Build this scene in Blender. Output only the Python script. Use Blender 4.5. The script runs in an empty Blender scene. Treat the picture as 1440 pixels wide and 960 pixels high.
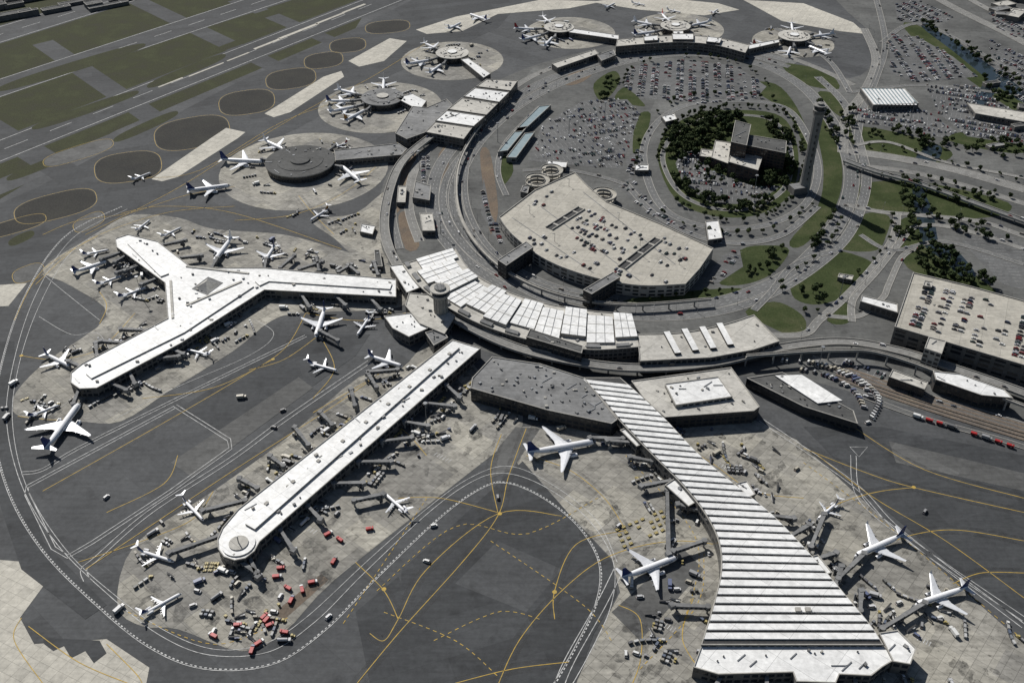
import bpy, math, random
from mathutils import Vector, Matrix
random.seed(7)
D=bpy.data
scene=bpy.context.scene
# ------------------------------------------------ site survey (ground metres)
H=520.0; PITCH=math.radians(37); F=1400.0
cp,sp=math.cos(PITCH),math.sin(PITCH)
def S(u,v,z=0.0):
    x=(u-720)/F; y=(480-v)/F
    dy=cp+y*sp; dz=-sp+y*cp
    t=(z-H)/dz
    return Vector((x*t,dy*t,z))
def SP(pts,z=0.0): return [S(p[0],p[1],z) for p in pts]
def cat(pts,n=6,closed=False):
    out=[];N=len(pts)
    rng=range(N) if closed else range(N-1)
    for i in rng:
        if closed: a,b,c,d=pts[i-1],pts[i],pts[(i+1)%N],pts[(i+2)%N]
        else: a,b,c,d=pts[max(i-1,0)],pts[i],pts[i+1],pts[min(i+2,N-1)]
        for k in range(n):
            t=k/n;t2=t*t;t3=t2*t
            out.append(tuple(0.5*((2*b[j])+(-a[j]+c[j])*t+(2*a[j]-5*b[j]+4*c[j]-d[j])*t2+(-a[j]+3*b[j]-3*c[j]+d[j])*t3) for j in range(len(b))))
    if not closed: out.append(tuple(pts[-1]))
    return out
def area(p):
    return 0.5*sum(p[i][0]*p[(i+1)%len(p)][1]-p[(i+1)%len(p)][0]*p[i][1] for i in range(len(p)))
def ccw(p): return list(p) if area(p)>0 else list(reversed(p))
def inside(x,y,poly):
    c=False;j=len(poly)-1
    for i in range(len(poly)):
        xi,yi=poly[i][0],poly[i][1];xj,yj=poly[j][0],poly[j][1]
        if (yi>y)!=(yj>y) and x<(xj-xi)*(y-yi)/(yj-yi)+xi: c=not c
        j=i
    return c
def inset(p,d):
    n=len(p);out=[]
    for i in range(n):
        a=Vector(p[i-1][:2]);b=Vector(p[i][:2]);c=Vector(p[(i+1)%n][:2])
        e1=(b-a);e2=(c-b)
        if e1.length<1e-6 or e2.length<1e-6: out.append((b.x,b.y));continue
        e1.normalize();e2.normalize()
        n1=Vector((-e1.y,e1.x));n2=Vector((-e2.y,e2.x))
        m=n1+n2
        if m.length<1e-3: m=n1.copy()
        m.normalize();k=d/max(m.dot(n1),0.4)
        out.append((b.x+m.x*k,b.y+m.y*k))
    return out
# ------------------------------------------------ materials
def newmat(name):
    m=D.materials.new(name);m.use_nodes=True
    nt=m.node_tree;b=nt.nodes['Principled BSDF'];return m,nt,b
def ramp(nt,stops,interp='LINEAR'):
    r=nt.nodes.new('ShaderNodeValToRGB');r.color_ramp.interpolation=interp
    e=r.color_ramp.elements
    while len(e)<len(stops): e.new(0.5)
    for i,(p,c) in enumerate(stops):
        e[i].position=p;e[i].color=(c[0],c[1],c[2],1)
    return r
def mul(nt,a,b,mode='MULTIPLY',fac=1.0):
    m=nt.nodes.new('ShaderNodeMix');m.data_type='RGBA';m.blend_type=mode;m.inputs[0].default_value=fac
    nt.links.new(a,m.inputs[6]);nt.links.new(b,m.inputs[7]);return m.outputs[2]
def pos(nt,rot=0,scale=(1,1,1)):
    g=nt.nodes.new('ShaderNodeNewGeometry');mp=nt.nodes.new('ShaderNodeMapping')
    mp.inputs['Rotation'].default_value[2]=rot;mp.inputs['Scale'].default_value=scale
    nt.links.new(g.outputs['Position'],mp.inputs[0]);return mp.outputs[0]
def noise(nt,vec,scale,detail=5,rough=.6):
    n=nt.nodes.new('ShaderNodeTexNoise');n.inputs['Scale'].default_value=scale
    n.inputs['Detail'].default_value=detail;n.inputs['Roughness'].default_value=rough
    nt.links.new(vec,n.inputs['Vector']);return n.outputs['Fac']
def rm(nt,fac,stops,interp='LINEAR'):
    r=ramp(nt,stops,interp);nt.links.new(fac,r.inputs[0]);return r.outputs[0]
def g3(v): return (v,v,v)
def simple(name,c,c2=None,scale=.15,rough=.75,metal=0,spec=.3):
    m,nt,b=newmat(name)
    if c2 is None: c2=tuple(x*.82 for x in c)
    o=rm(nt,noise(nt,pos(nt),scale),[(.35,c2),(.65,c)])
    nt.links.new(o,b.inputs['Base Color'])
    b.inputs['Roughness'].default_value=rough;b.inputs['Metallic'].default_value=metal
    b.inputs['Specular IOR Level'].default_value=spec
    return m
def paving(name,c,rot=0,bw=40,bh=18,bvar=.16,nvar=.35,stain=.5,joint=None,rough=.85,spot=0):
    m,nt,b=newmat(name)
    br=nt.nodes.new('ShaderNodeTexBrick')
    nt.links.new(pos(nt,rot),br.inputs['Vector'])
    br.inputs['Scale'].default_value=1;br.inputs['Brick Width'].default_value=bw;br.inputs['Row Height'].default_value=bh
    br.inputs['Mortar Size'].default_value=joint if joint else 0.12;br.inputs['Mortar Smooth'].default_value=.3
    br.offset=.0 if joint else .37
    br.inputs['Color1'].default_value=(1-bvar,)*3+(1,);br.inputs['Color2'].default_value=(1+bvar,)*3+(1,)
    br.inputs['Mortar'].default_value=((.55,)*3 if joint else (.8,)*3)+(1,)
    p=pos(nt)
    big=rm(nt,noise(nt,p,.012,6,.65),[(.3,(1-nvar,1-nvar*1.0,1-nvar*1.0)),(.7,(1+nvar*.65,1+nvar*.62,1+nvar*.55))])
    fine=rm(nt,noise(nt,p,.25,6,.7),[(.3,g3(.80)),(.7,g3(1.17))])
    st=rm(nt,noise(nt,pos(nt,rot,(.03,.4,1)),1.0,4,.6),[(.35,g3(1-stain*.45)),(.6,g3(1.05))])
    sp_=rm(nt,noise(nt,p,.07,5,.6),[(.30,g3(1-stain)),(.46,g3(1))])
    base=nt.nodes.new('ShaderNodeRGB');base.outputs[0].default_value=(*c,1)
    o=mul(nt,base.outputs[0],br.outputs['Color'])
    lst=[big,fine,st,sp_]
    if spot:
        lst.append(rm(nt,noise(nt,p,.32,3,.5),[(.27,g3(1-spot)),(.36,g3(1))]))
        b2=nt.nodes.new('ShaderNodeTexBrick');nt.links.new(pos(nt,rot),b2.inputs['Vector']);b2.inputs['Scale'].default_value=1
        b2.inputs['Brick Width'].default_value=38;b2.inputs['Row Height'].default_value=23;b2.inputs['Mortar Size'].default_value=.1
        b2.inputs['Color1'].default_value=(.80,.80,.81,1);b2.inputs['Color2'].default_value=(1.22,1.2,1.14,1);b2.inputs['Mortar'].default_value=(.7,.7,.7,1)
        lst.append(b2.outputs['Color'])
    for x in lst: o=mul(nt,o,x)
    nt.links.new(o,b.inputs['Base Color']);b.inputs['Roughness'].default_value=rough
    b.inputs['Specular IOR Level'].default_value=.25
    return m
M={}
M['asphalt']=paving('apron_asphalt',(.071,.074,.077),.72,70,26,.13,.26,.25)
M['asphalt2']=paving('taxiway_asphalt',(.052,.055,.058),-.35,90,15,.14,.26,.28)
M['asphalt3']=paving('worn_asphalt',(.105,.106,.104),.72,50,22,.12,.25,.3)
M['concrete']=paving('apron_concrete',(.285,.277,.252),.72,7.6,7.6,.12,.34,.40,joint=.16,spot=.5)
M['concrete_and_glare']=paving('bright_concrete_and_glare',(.45,.43,.375),.45,7.6,7.6,.06,.18,.15,joint=.12)  # pale pads; also the colour of the painted runway glare
M['landside']=paving('landside_asphalt',(.108,.110,.107),.3,60,30,.15,.4,.3)
M['road']=paving('road_asphalt',(.135,.137,.136),.3,60,30,.06,.2,.15)
M['highway']=paving('highway_concrete',(.20,.198,.188),.3,40,14,.08,.2,.2)
M['lot']=paving('car_park_asphalt',(.118,.12,.12),.3,50,20,.1,.25,.25)
M['garage_deck']=paving('car_park_deck_concrete',(.40,.38,.33),.45,16,16,.05,.15,.2,joint=.14)
M['roofw']=paving('white_roof_membrane',(.70,.70,.685),.72,30,14,.03,.10,.10,joint=.14,rough=.5)
M['roofb']=paving('beige_roof',(.46,.445,.405),.72,22,12,.05,.16,.22,joint=.16,rough=.8)
M['roofg']=paving('grey_roof',(.20,.202,.202),.72,14,11,.1,.3,.35,rough=.85)
M['roofd']=paving('dark_gravel_roof',(.095,.096,.094),.72,14,11,.08,.3,.3,rough=.9)
def grassmat(name,a,b_,c):
    m,nt,b=newmat(name);p=pos(nt)
    o=rm(nt,noise(nt,p,.03,8,.7),[(.3,a),(.5,b_),(.7,c)])
    f=rm(nt,noise(nt,p,.6,4,.7),[(.3,g3(.65)),(.7,g3(1.2))])
    nt.links.new(mul(nt,o,f),b.inputs['Base Color']);b.inputs['Roughness'].default_value=.95
    b.inputs['Specular IOR Level'].default_value=.05
    return m
M['grass']=grassmat('grass',(.030,.040,.017),(.048,.062,.026),(.080,.084,.044))
M['drygrass']=grassmat('dry_grass',(.058,.057,.044),(.058,.061,.038),(.072,.078,.045))
M['island']=grassmat('taxiway_infield',(.048,.048,.046),(.056,.055,.051),(.066,.065,.057))
M['earth']=grassmat('bare_earth',(.20,.16,.115),(.165,.13,.10),(.12,.105,.088))
M['white']=simple('white_paint',(.58,.58,.56),(.27,.27,.265),.3)
M['yellow']=simple('yellow_paint',(.50,.33,.05),(.30,.22,.07),.25)
M['conc']=simple('building_concrete',(.38,.365,.33),(.28,.27,.245),.2,.8)
M['towerc']=simple('tower_concrete',(.24,.235,.22),(.19,.185,.175),.2,.8)
M['wall']=simple('facade_panels',(.15,.145,.135),(.105,.10,.095),.2,.7)
M['walld']=simple('dark_facade',(.055,.053,.05),(.04,.038,.036),.2,.6)
M['glass']=simple('window_glass',(.03,.035,.042),(.018,.022,.027),.2,.12,0,.6)
M['metal']=simple('grey_metal',(.25,.26,.27),(.15,.155,.16),.3,.5,.3)
M['dark']=simple('dark_equipment',(.05,.05,.05),(.03,.03,.03),.5,.7)
M['acw']=simple('aircraft_white',(.82,.82,.82),(.76,.76,.77),.3,.3,0,.5)
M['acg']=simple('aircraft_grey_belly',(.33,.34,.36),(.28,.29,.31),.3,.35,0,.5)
M['acwing']=simple('aircraft_wing_grey',(.64,.65,.66),(.54,.55,.57),.5,.35,.1,.5)
M['blue']=simple('fin_blue',(.02,.04,.16),(.015,.03,.12),.4,.35)
M['red']=simple('red_paint',(.42,.03,.03),(.25,.02,.02),.4,.45)
M['tanfin']=simple('fin_gold',(.45,.22,.04),(.35,.16,.04),.4,.4)
M['tyre']=simple('rubber',(.02,.02,.02),(.015,.015,.015),1,.9)
M['yel']=simple('equipment_yellow',(.46,.37,.14),(.30,.25,.10),.4,.5)
M['teal']=simple('teal_canopy',(.24,.30,.32),(.18,.24,.26),.2,.5)
M['brown']=simple('brown_brick_facade',(.08,.058,.048),(.055,.042,.036),.2,.8)
M['bark']=simple('bark',(.08,.06,.04),(.05,.04,.03),1,.9)
def randmat(name,cols,rough=.35):
    m,nt,b=newmat(name);oi=nt.nodes.new('ShaderNodeObjectInfo')
    n=len(cols);o=rm(nt,oi.outputs['Random'],[(i/n,c) for i,c in enumerate(cols)],'CONSTANT')
    nt.links.new(o,b.inputs['Base Color']);b.inputs['Roughness'].default_value=rough;return m
M['paint']=randmat('vehicle_paint',[(.55,.55,.55),(.02,.02,.022),(.3,.31,.32),(.4,.4,.41),(.03,.04,.08),(.16,.02,.02),(.6,.6,.58),(.05,.05,.055),(.13,.13,.14),(.25,.23,.2),(.03,.05,.045),(.09,.10,.12)])
M['gse']=randmat('ground_vehicle_paint',[(.6,.6,.58),(.4,.4,.4),(.6,.6,.58),(.25,.25,.25),(.55,.55,.55),(.10,.12,.2),(.4,.37,.3),(.12,.12,.12)],.5)
M['cartmix']=randmat('cart_paint',[(.30,.30,.29),(.16,.17,.18),(.08,.08,.085),(.24,.22,.18),(.42,.42,.41),(.08,.10,.14),(.12,.12,.11),(.2,.2,.2)],.6)
def leafmat():
    m,nt,b=newmat('foliage');oi=nt.nodes.new('ShaderNodeObjectInfo')
    a=rm(nt,noise(nt,pos(nt),.7,4),[(.3,(.022,.036,.016)),(.55,(.040,.058,.025)),(.75,(.070,.090,.038))])
    c=rm(nt,oi.outputs['Random'],[(0,(.7,.75,.7)),(1,(1.3,1.2,1.05))])
    nt.links.new(mul(nt,a,c),b.inputs['Base Color']);b.inputs['Roughness'].default_value=.8
    b.inputs['Specular IOR Level'].default_value=.1;return m
M['leaf']=leafmat()
def stainmat(name,c,al):
    m,nt,b=newmat(name);b.inputs['Base Color'].default_value=(*c,1);b.inputs['Roughness'].default_value=.7
    a=rm(nt,noise(nt,pos(nt),.22,6,.7),[(.38,g3(0)),(.66,g3(al))]);nt.links.new(a,b.inputs['Alpha']);return m
M['stain']=stainmat('oil_stain',(.03,.03,.028),.5);M['track']=stainmat('rubber_marks',(.03,.03,.03),.36)
m,nt,b=newmat('canal_water');b.inputs['Base Color'].default_value=(.02,.03,.035,1);b.inputs['Roughness'].default_value=.15
bp=nt.nodes.new('ShaderNodeBump');bp.inputs['Strength'].default_value=.2
nt.links.new(noise(nt,pos(nt),.8),bp.inputs['Height']);nt.links.new(bp.outputs[0],b.inputs['Normal']);M['water']=m
# ------------------------------------------------ mesh builder
class MB:
    def __init__(s): s.v=[];s.f=[];s.m=[];s.mats=[]
    def mi(s,k):
        if k not in s.mats: s.mats.append(k)
        return s.mats.index(k)
    def poly(s,pts,k):
        i=len(s.v);s.v+= [tuple(p) for p in pts];s.f.append(list(range(i,i+len(pts))));s.m.append(s.mi(k))
    def faces(s,vs,fs,k):
        i=len(s.v);s.v+=[tuple(p) for p in vs]
        for f in fs: s.f.append([i+a for a in f]);s.m.append(s.mi(k))
    def box(s,c,d,k,rot=0,tx=1,ty=1,kt=None,sx=0):
        x,y,z=c;a,b_,h=d[0]/2,d[1]/2,d[2];cr,sr=math.cos(rot),math.sin(rot)
        vs=[]
        for (zz,fx,fy,o) in ((0,1,1,0),(h,tx,ty,sx)):
            for (qx,qy) in ((-a,-b_),(a,-b_),(a,b_),(-a,b_)):
                px,py=qx*fx+o,qy*fy
                vs.append((x+px*cr-py*sr,y+px*sr+py*cr,z+zz))
        s.faces(vs,[(3,2,1,0),(0,1,5,4),(1,2,6,5),(2,3,7,6),(3,0,4,7)],k)
        s.faces(vs[4:],[(0,1,2,3)],kt or k)
    def cyl(s,c,r,h,k,n=12,r2=None,kt=None,axis='z'):
        r2=r if r2 is None else r2;x,y,z=c;vs=[]
        for (t,rr) in ((0,r),(h,r2)):
            for i in range(n):
                a=2*math.pi*i/n;p=math.cos(a)*rr;q=math.sin(a)*rr
                vs.append((x+p,y+q,z+t) if axis=='z' else ((x+t,y+p,z+q) if axis=='x' else (x+q,y+t,z+p)))
        s.faces(vs,[(i,(i+1)%n,n+(i+1)%n,n+i) for i in range(n)],k)
        s.faces(vs[n:],[tuple(range(n))],kt or k);s.faces(vs[:n],[tuple(reversed(range(n)))],kt or k)
    def prism(s,pts,z0,z1,kw,kt,cap=True):
        p=ccw(pts);n=len(p)
        for i in range(n):
            a=p[i];b_=p[(i+1)%n]
            s.poly([(a[0],a[1],z0),(b_[0],b_[1],z0),(b_[0],b_[1],z1),(a[0],a[1],z1)],kw)
        if cap: s.poly([(q[0],q[1],z1) for q in p],kt)
    def windows(s,pts,z0,z1,bay=5,rows=None,k='glass',fill=.72,off=.08):
        p=ccw(pts);n=len(p);hh=z1-z0
        rows=rows or max(1,int(hh/4))
        for i in range(n):
            a=Vector(p[i][:2]);b_=Vector(p[(i+1)%n][:2]);L=(b_-a).length
            nb=1 if L<2 else max(1,round(L/bay))
            e=(b_-a)
            if e.length<.5: continue
            e=e/L;nn=Vector((e.y,-e.x))*off
            for r in range(rows):
                za=z0+hh*(r+.28)/rows;zb=z0+hh*(r+.82)/rows
                for j in range(nb):
                    if (j*7+i*3+r*5)%11==0: continue
                    s0=L*(j+(1-fill)/2)/nb;s1=L*(j+(1+fill)/2)/nb
                    q0=a+e*s0+nn;q1=a+e*s1+nn
                    s.poly([(q0.x,q0.y,za),(q1.x,q1.y,za),(q1.x,q1.y,zb),(q0.x,q0.y,zb)],k)
    def ribbon(s,pts,w,k,z=None,off=0):
        L=offs(pts,off+w/2);R=offs(pts,off-w/2)
        for i in range(len(pts)-1):
            za=pts[i][2] if z is None else z;zb=pts[i+1][2] if z is None else z
            s.poly([(R[i][0],R[i][1],za),(R[i+1][0],R[i+1][1],zb),(L[i+1][0],L[i+1][1],zb),(L[i][0],L[i][1],za)],k)
    def mesh(s,name,smooth=False):
        me=D.meshes.new(name);me.from_pydata(s.v,[],s.f)
        for k in s.mats: me.materials.append(M[k])
        me.polygons.foreach_set('material_index',s.m)
        if smooth: me.polygons.foreach_set('use_smooth',[True]*len(s.f))
        me.update();return me
    def obj(s,name,smooth=False):
        o=D.objects.new(name,s.mesh(name,smooth));scene.collection.objects.link(o);return o
def offs(pts,d):
    out=[];n=len(pts)
    for i in range(n):
        a=pts[max(i-1,0)];b_=pts[min(i+1,n-1)]
        dx,dy=b_[0]-a[0],b_[1]-a[1];l=math.hypot(dx,dy) or 1
        out.append((pts[i][0]-dy/l*d,pts[i][1]+dx/l*d))
    return out
def inst(name,me,p,rot=0,sc=1):
    o=D.objects.new(name,me);o.location=p;o.rotation_euler=(0,0,rot)
    o.scale=(sc,)*3 if not isinstance(sc,tuple) else sc
    scene.collection.objects.link(o);return o
def resample(pts,step):
    out=[];acc=0
    for i in range(len(pts)-1):
        a=Vector(pts[i]);b_=Vector(pts[i+1]);L=(b_-a).length
        if L<1e-6: continue
        ang=math.atan2(b_.y-a.y,b_.x-a.x);t=acc
        while t<L:
            q=a+(b_-a)*(t/L);out.append((q,ang));t+=step
        acc=t-L
    return out
def sheet(name,px,k,z,smooth=0):
    p=cat(px,smooth,True) if smooth else px
    mb=MB();mb.poly(ccw([S(a[0],a[1],z) for a in p]),k);return mb.obj(name)
def ell(cx,cy,rx,ry,tilt=0,n=28,sq=2.0):
    out=[];t=math.radians(tilt)
    for i in range(n):
        a=2*math.pi*i/n;c,s_=math.cos(a),math.sin(a)
        x=rx*math.copysign(abs(c)**(2/sq),c);y=ry*math.copysign(abs(s_)**(2/sq),s_)
        out.append((cx+x*math.cos(t)-y*math.sin(t),cy+x*math.sin(t)+y*math.cos(t)))
    return out
def circ(cx,cy,r,n=40,z=0):
    c=S(cx,cy,z);return [(c.x+r*math.cos(2*math.pi*i/n),c.y+r*math.sin(2*math.pi*i/n)) for i in range(n)]
# ------------------------------------------------ world, sun, camera
SUNAZ=math.radians(-34);SUNEL=math.radians(44)
w=D.worlds.new('World');scene.world=w;w.use_nodes=True;nt=w.node_tree
sky=nt.nodes.new('ShaderNodeTexSky');sky.sky_type='NISHITA';sky.sun_disc=False
sky.sun_elevation=SUNEL;sky.sun_rotation=SUNAZ
nt.links.new(sky.outputs[0],nt.nodes['Background'].inputs[0]);nt.nodes['Background'].inputs[1].default_value=.05
sl=D.lights.new('sun','SUN');sl.energy=5.0;sl.angle=math.radians(.5);sl.color=(1,.97,.925)
so=D.objects.new('sun',sl);scene.collection.objects.link(so)
sd=Vector((math.sin(SUNAZ)*math.cos(SUNEL),math.cos(SUNAZ)*math.cos(SUNEL),math.sin(SUNEL)))
so.rotation_euler=(-sd).to_track_quat('-Z','Y').to_euler();so.location=(0,600,400)
cam=D.cameras.new('camera');co=D.objects.new('camera',cam);scene.collection.objects.link(co)
cam.sensor_width=36;cam.lens=36*F/1440;cam.clip_end=60000;cam.clip_start=1
co.location=(0,0,H);co.rotation_euler=(math.pi/2-PITCH,0,0);scene.camera=co
scene.view_settings.view_transform='Standard';scene.view_settings.look='None';scene.view_settings.exposure=0
# ------------------------------------------------ ground
mb=MB();mb.poly([(-30000,-30000,0),(30000,-30000,0),(30000,30000,0),(-30000,30000,0)],'asphalt');mb.obj('ground')
BLD=[];PLANES=[]
def line_sheet(name,a,b_,wm,k,z):
    A=S(*a);B=S(*b_);mb=MB();mb.ribbon([A,B],wm,k,z);return mb.obj(name)
sheet('airfield_grass',[(-400,-60),(560,-60),(500,40),(300,125),(160,185),(0,280),(-400,460)],'drygrass',.02)
for i,(a,b_,wm,k) in enumerate([((-200,190),(560,-62),58,'asphalt2'),((-300,222),(620,-70),22,'asphalt2'),((-300,330),(640,-40),62,'asphalt2'),
                    ((-200,110),(420,-80),70,'asphalt2'),((-200,345),(600,15),34,'asphalt'),((-200,30),(300,-90),150,'asphalt2'),
                    ((60,60),(250,190),30,'asphalt2'),((190,0),(420,110),30,'asphalt2'),((-60,150),(120,260),34,'asphalt2'),((330,0),(470,60),26,'asphalt2')]):
    line_sheet('taxiway' if wm<50 else 'runway',a,b_,wm,k,.03+.002*i)
mb=MB()
for (a,b_,wm) in [((-200,190),(560,-62),54),((-300,330),(640,-40),50),((-200,110),(420,-80),60)]:
    p=[S(*a),S(*b_)]
    for o in (-wm/2,wm/2): mb.ribbon(p,.9,'white',.054,o)
    for q,an in resample(p,60):
        e=Vector((math.cos(an),math.sin(an),0));mb.ribbon([q,q+e*30],.8,'white',.054)
mb.obj('runway_markings')
mb=MB()  # sun glare on the worn runway concrete, painted as pale strips
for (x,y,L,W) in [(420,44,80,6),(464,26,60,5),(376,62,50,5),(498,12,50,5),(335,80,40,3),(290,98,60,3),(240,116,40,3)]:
    A=S(x,y);e=(S(640,-40)-S(-300,330)).normalized();mb.ribbon([A-e*L/2,A+e*L/2],W,'concrete_and_glare',.058)
mb.obj('runway_glare_strips')
sheet('taxiway',[(-300,470),(-100,330),(60,260),(180,195),(330,118),(500,40),(600,-10),(760,-30),(700,40),(540,110),(420,180),(300,230),(215,285),(150,310),(60,370),(0,440),(-100,600),(-300,700)],'asphalt2',.062)
isl=[(180,235,46,20,-8),(270,187,52,21,-10),(347,144,38,16,-8),(409,111,34,13,-8),(455,85,26,10,-8),(489,64,24,9,-6),(78,290,58,17,-14),(20,318,45,9,-16),(545,38,30,8,-5),(110,215,50,9,-17),(125,312,22,9,-25),(40,384,22,10,-20)]
mb2=MB()
for n_,i in enumerate(isl):
    sheet('taxiway_island',ell(*i,n=30,sq=2.8),'island' if n_<9 else 'asphalt3',.070+.0006*n_)
    pts=[S(a[0],a[1],.079) for a in ell(i[0],i[1],i[2]+1.5,i[3]+.8,i[4],40,2.8)];mb2.ribbon(pts+[pts[0]],.45,'yellow')
for i,(x,y,rx,ry,t) in enumerate([(60,232,55,6,-22),(205,178,50,6,-24),(120,155,80,6,-19),(262,100,60,6,-22),(30,335,20,6,-25),(330,62,44,4,-20),(100,95,110,7,-17),(380,18,50,5,-17)]):
    sheet('grass',ell(x,y,rx,ry,t,n=24,sq=2.6),'drygrass',.0642+.0005*i)
for i,p in enumerate([[(213,252),(300,192),(318,180),(345,186),(335,194),(250,249),(228,255)],[(372,160),(455,108),(480,100),(484,108),(408,158),(385,165)],
          [(490,86),(548,54),(572,58),(540,86),(505,94)],[(585,42),(640,24),(760,0),(850,2),(800,12),(700,20),(650,44),(600,48)],
          [(830,3),(900,-6),(1010,5),(1040,14),(990,22),(900,14)],[(1045,0),(1130,5),(1200,32),(1218,48),(1180,44),(1100,30)],
          [(-20,402),(38,398),(12,430),(-20,432)],
          [(-20,785),(40,790),(62,822),(28,868),(48,905),(150,898),(210,938),(200,990),(-20,990)]]):
    sheet('concrete_pad',p,'concrete_and_glare',.082+.001*i)
sheet('tarmac_cutout',[(62,905),(75,915),(90,908),(100,925),(120,915),(132,932),(150,918),(140,900),(60,896)],'asphalt2',.093)
LAND=[(1600,640),(1440,612),(1330,585),(1230,560),(1100,530),(900,530),(700,500),(580,440),(545,380),(532,330),(540,255),(585,200),(640,150),(735,98),(870,62),(960,52),(1060,72),(1195,110),(1232,60),(1200,-40),(1800,-40),(1800,640)]
sheet('landside_pavement',LAND,'landside',.0602,5)
AP={'apron_y':[(182,303),(250,306),(300,322),(400,330),(480,352),(545,372),(562,400),(562,432),(425,440),(380,452),(330,492),(240,548),(170,592),(110,592),(30,586),(18,560),(60,512),(150,445),(100,402),(60,378),(130,332)],
 'apron_2':[(620,465),(560,522),(505,530),(400,618),(300,690),(190,765),(165,850),(200,880),(250,884),(340,915),(400,888),(470,815),(640,680),(735,598),(700,555),(668,515)],
 'apron_3':[(725,600),(1060,590),(1120,618),(1230,718),(1440,905),(1600,1040),(1500,1100),(780,1100),(810,960),(842,890),(872,832),(860,785),(800,722),(755,690),(720,640)],
 'apron_s':[(440,310),(500,300),(545,270),(535,340),(545,370),(500,360),(470,335)]}
APW=[]
for i,(k,p) in enumerate(AP.items()):
    sheet('apron',p,'concrete',.096+.002*i,0 if k=='apron_3' else 4);APW.append(SP(p))
SAT=[(428,238,94),(535,150,78),(636,85,71),(802,46,66),(955,40,66),(1115,60,58)]
for i,(x,y,r) in enumerate(SAT):
    mb=MB();mb.poly([(a,b_,.105+.001*i) for a,b_ in circ(x,y,r)],'concrete');mb.obj('apron')
for i,(p,k) in enumerate([([(565,800),(640,735),(735,648),(800,722),(862,790),(868,835),(835,890),(800,990),(600,990),(560,880)],'asphalt2'),
    ([(725,600),(760,602),(720,660),(690,672),(700,630)],'asphalt3'),([(640,820),(700,760),(790,800),(740,860)],'asphalt'),
    ([(40,680),(240,572),(320,622),(300,650),(120,785),(85,780)],'asphalt'),([(420,470),(520,470),(500,500),(330,620),(250,575)],'asphalt2'),
    ([(1130,600),(1240,600),(1440,640),(1500,820),(1440,880),(1240,712)],'asphalt2'),([(385,862),(452,806),(462,815),(398,872)],'earth'),
    ([(0,480),(20,480),(18,600),(60,760),(150,850),(120,870),(30,800),(-20,650)],'asphalt2'),
    ([(520,600),(640,530),(655,545),(560,620)],'asphalt3'),([(860,860),(960,770),(990,800),(900,900)],'asphalt3'),([(240,650),(420,530),(440,545),(270,670)],'asphalt3'),
    ([(500,860),(560,810),(640,960),(520,960)],'asphalt2'),([(1250,620),(1440,665),(1440,690),(1260,650)],'asphalt3')]):
    sheet('pavement_patch' if k!='earth' else 'bare_earth',p,k,.115+.004*i,0)
# --- markings on aprons
mw=MB();my=MB();mt=MB()
def mark(mbx,px,k,w_,z=.20,off=(0,),dash=None,sm=8):
    p=[S(a[0],a[1],z) for a in (cat(px,sm) if sm else px)]
    for o in off:
        if dash:
            for a,an in resample(p,dash[0]):
                e=Vector((math.cos(an),math.sin(an),0));n_=Vector((-e.y,e.x,0))*o
                mbx.ribbon([a+n_,a+n_+e*dash[1]],w_,k,z)
        else: mbx.ribbon(p,w_,k,z,o)
outer=[(175,292),(95,335),(40,420),(8,520),(0,600),(22,690),(70,770),(140,840),(215,900),(290,930),(380,925),(450,880),(520,810),(610,725),(670,682),(712,672),(765,692),(820,735),(852,790),(848,850),(815,920),(780,980)]
mark(mw,outer,'white',.45,off=(-5,5));mark(mw,outer,'white',.8,off=(-4,),dash=(3,1.6))
o2=[(190,300),(105,350),(55,430),(25,520),(18,600),(40,690),(95,775),(160,835),(230,885),(300,912),(370,905),(430,868),(520,785),(600,715),(660,672),(715,655),(775,680),(838,730),(868,790)]
mark(mw,o2,'white',.4)
mark(mw,[(430,472),(250,560),(110,630),(60,660),(30,665)],'white',.5,off=(-1.5,1.5))
mark(mw,[(520,508),(400,590),(325,645),(210,720),(135,785),(118,800),(122,815)],'white',.5,off=(-2,2))
mark(mw,[(246,570),(322,618),(324,630),(240,690),(130,762),(95,782),(75,770),(38,695),(38,684),(246,572)],'white',.5,off=(-1.5,1.5),sm=0)
mark(mw,[(360,450),(385,470),(350,500),(240,548),(160,590)],'white',.4)
mark(mw,[(1070,590),(1200,680),(1270,750),(1440,880)],'white',.5,off=(-2,2))
mark(mw,[(1200,640),(1210,700),(1280,760),(1440,870)],'white',.45,off=(-2,2))
mark(mw,[(1195,628),(1220,628),(1208,642),(1195,628)],'white',.4,sm=0)
mark(mw,[(870,800),(845,850),(800,930),(780,980)],'white',.5,off=(-3,3))
mark(mw,[(60,385),(90,410),(140,450)],'white',.4)
mark(mw,[(55,445),(100,470),(140,470),(150,520),(60,590)],'white',.4)
mw.obj('service_road_markings')
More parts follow.
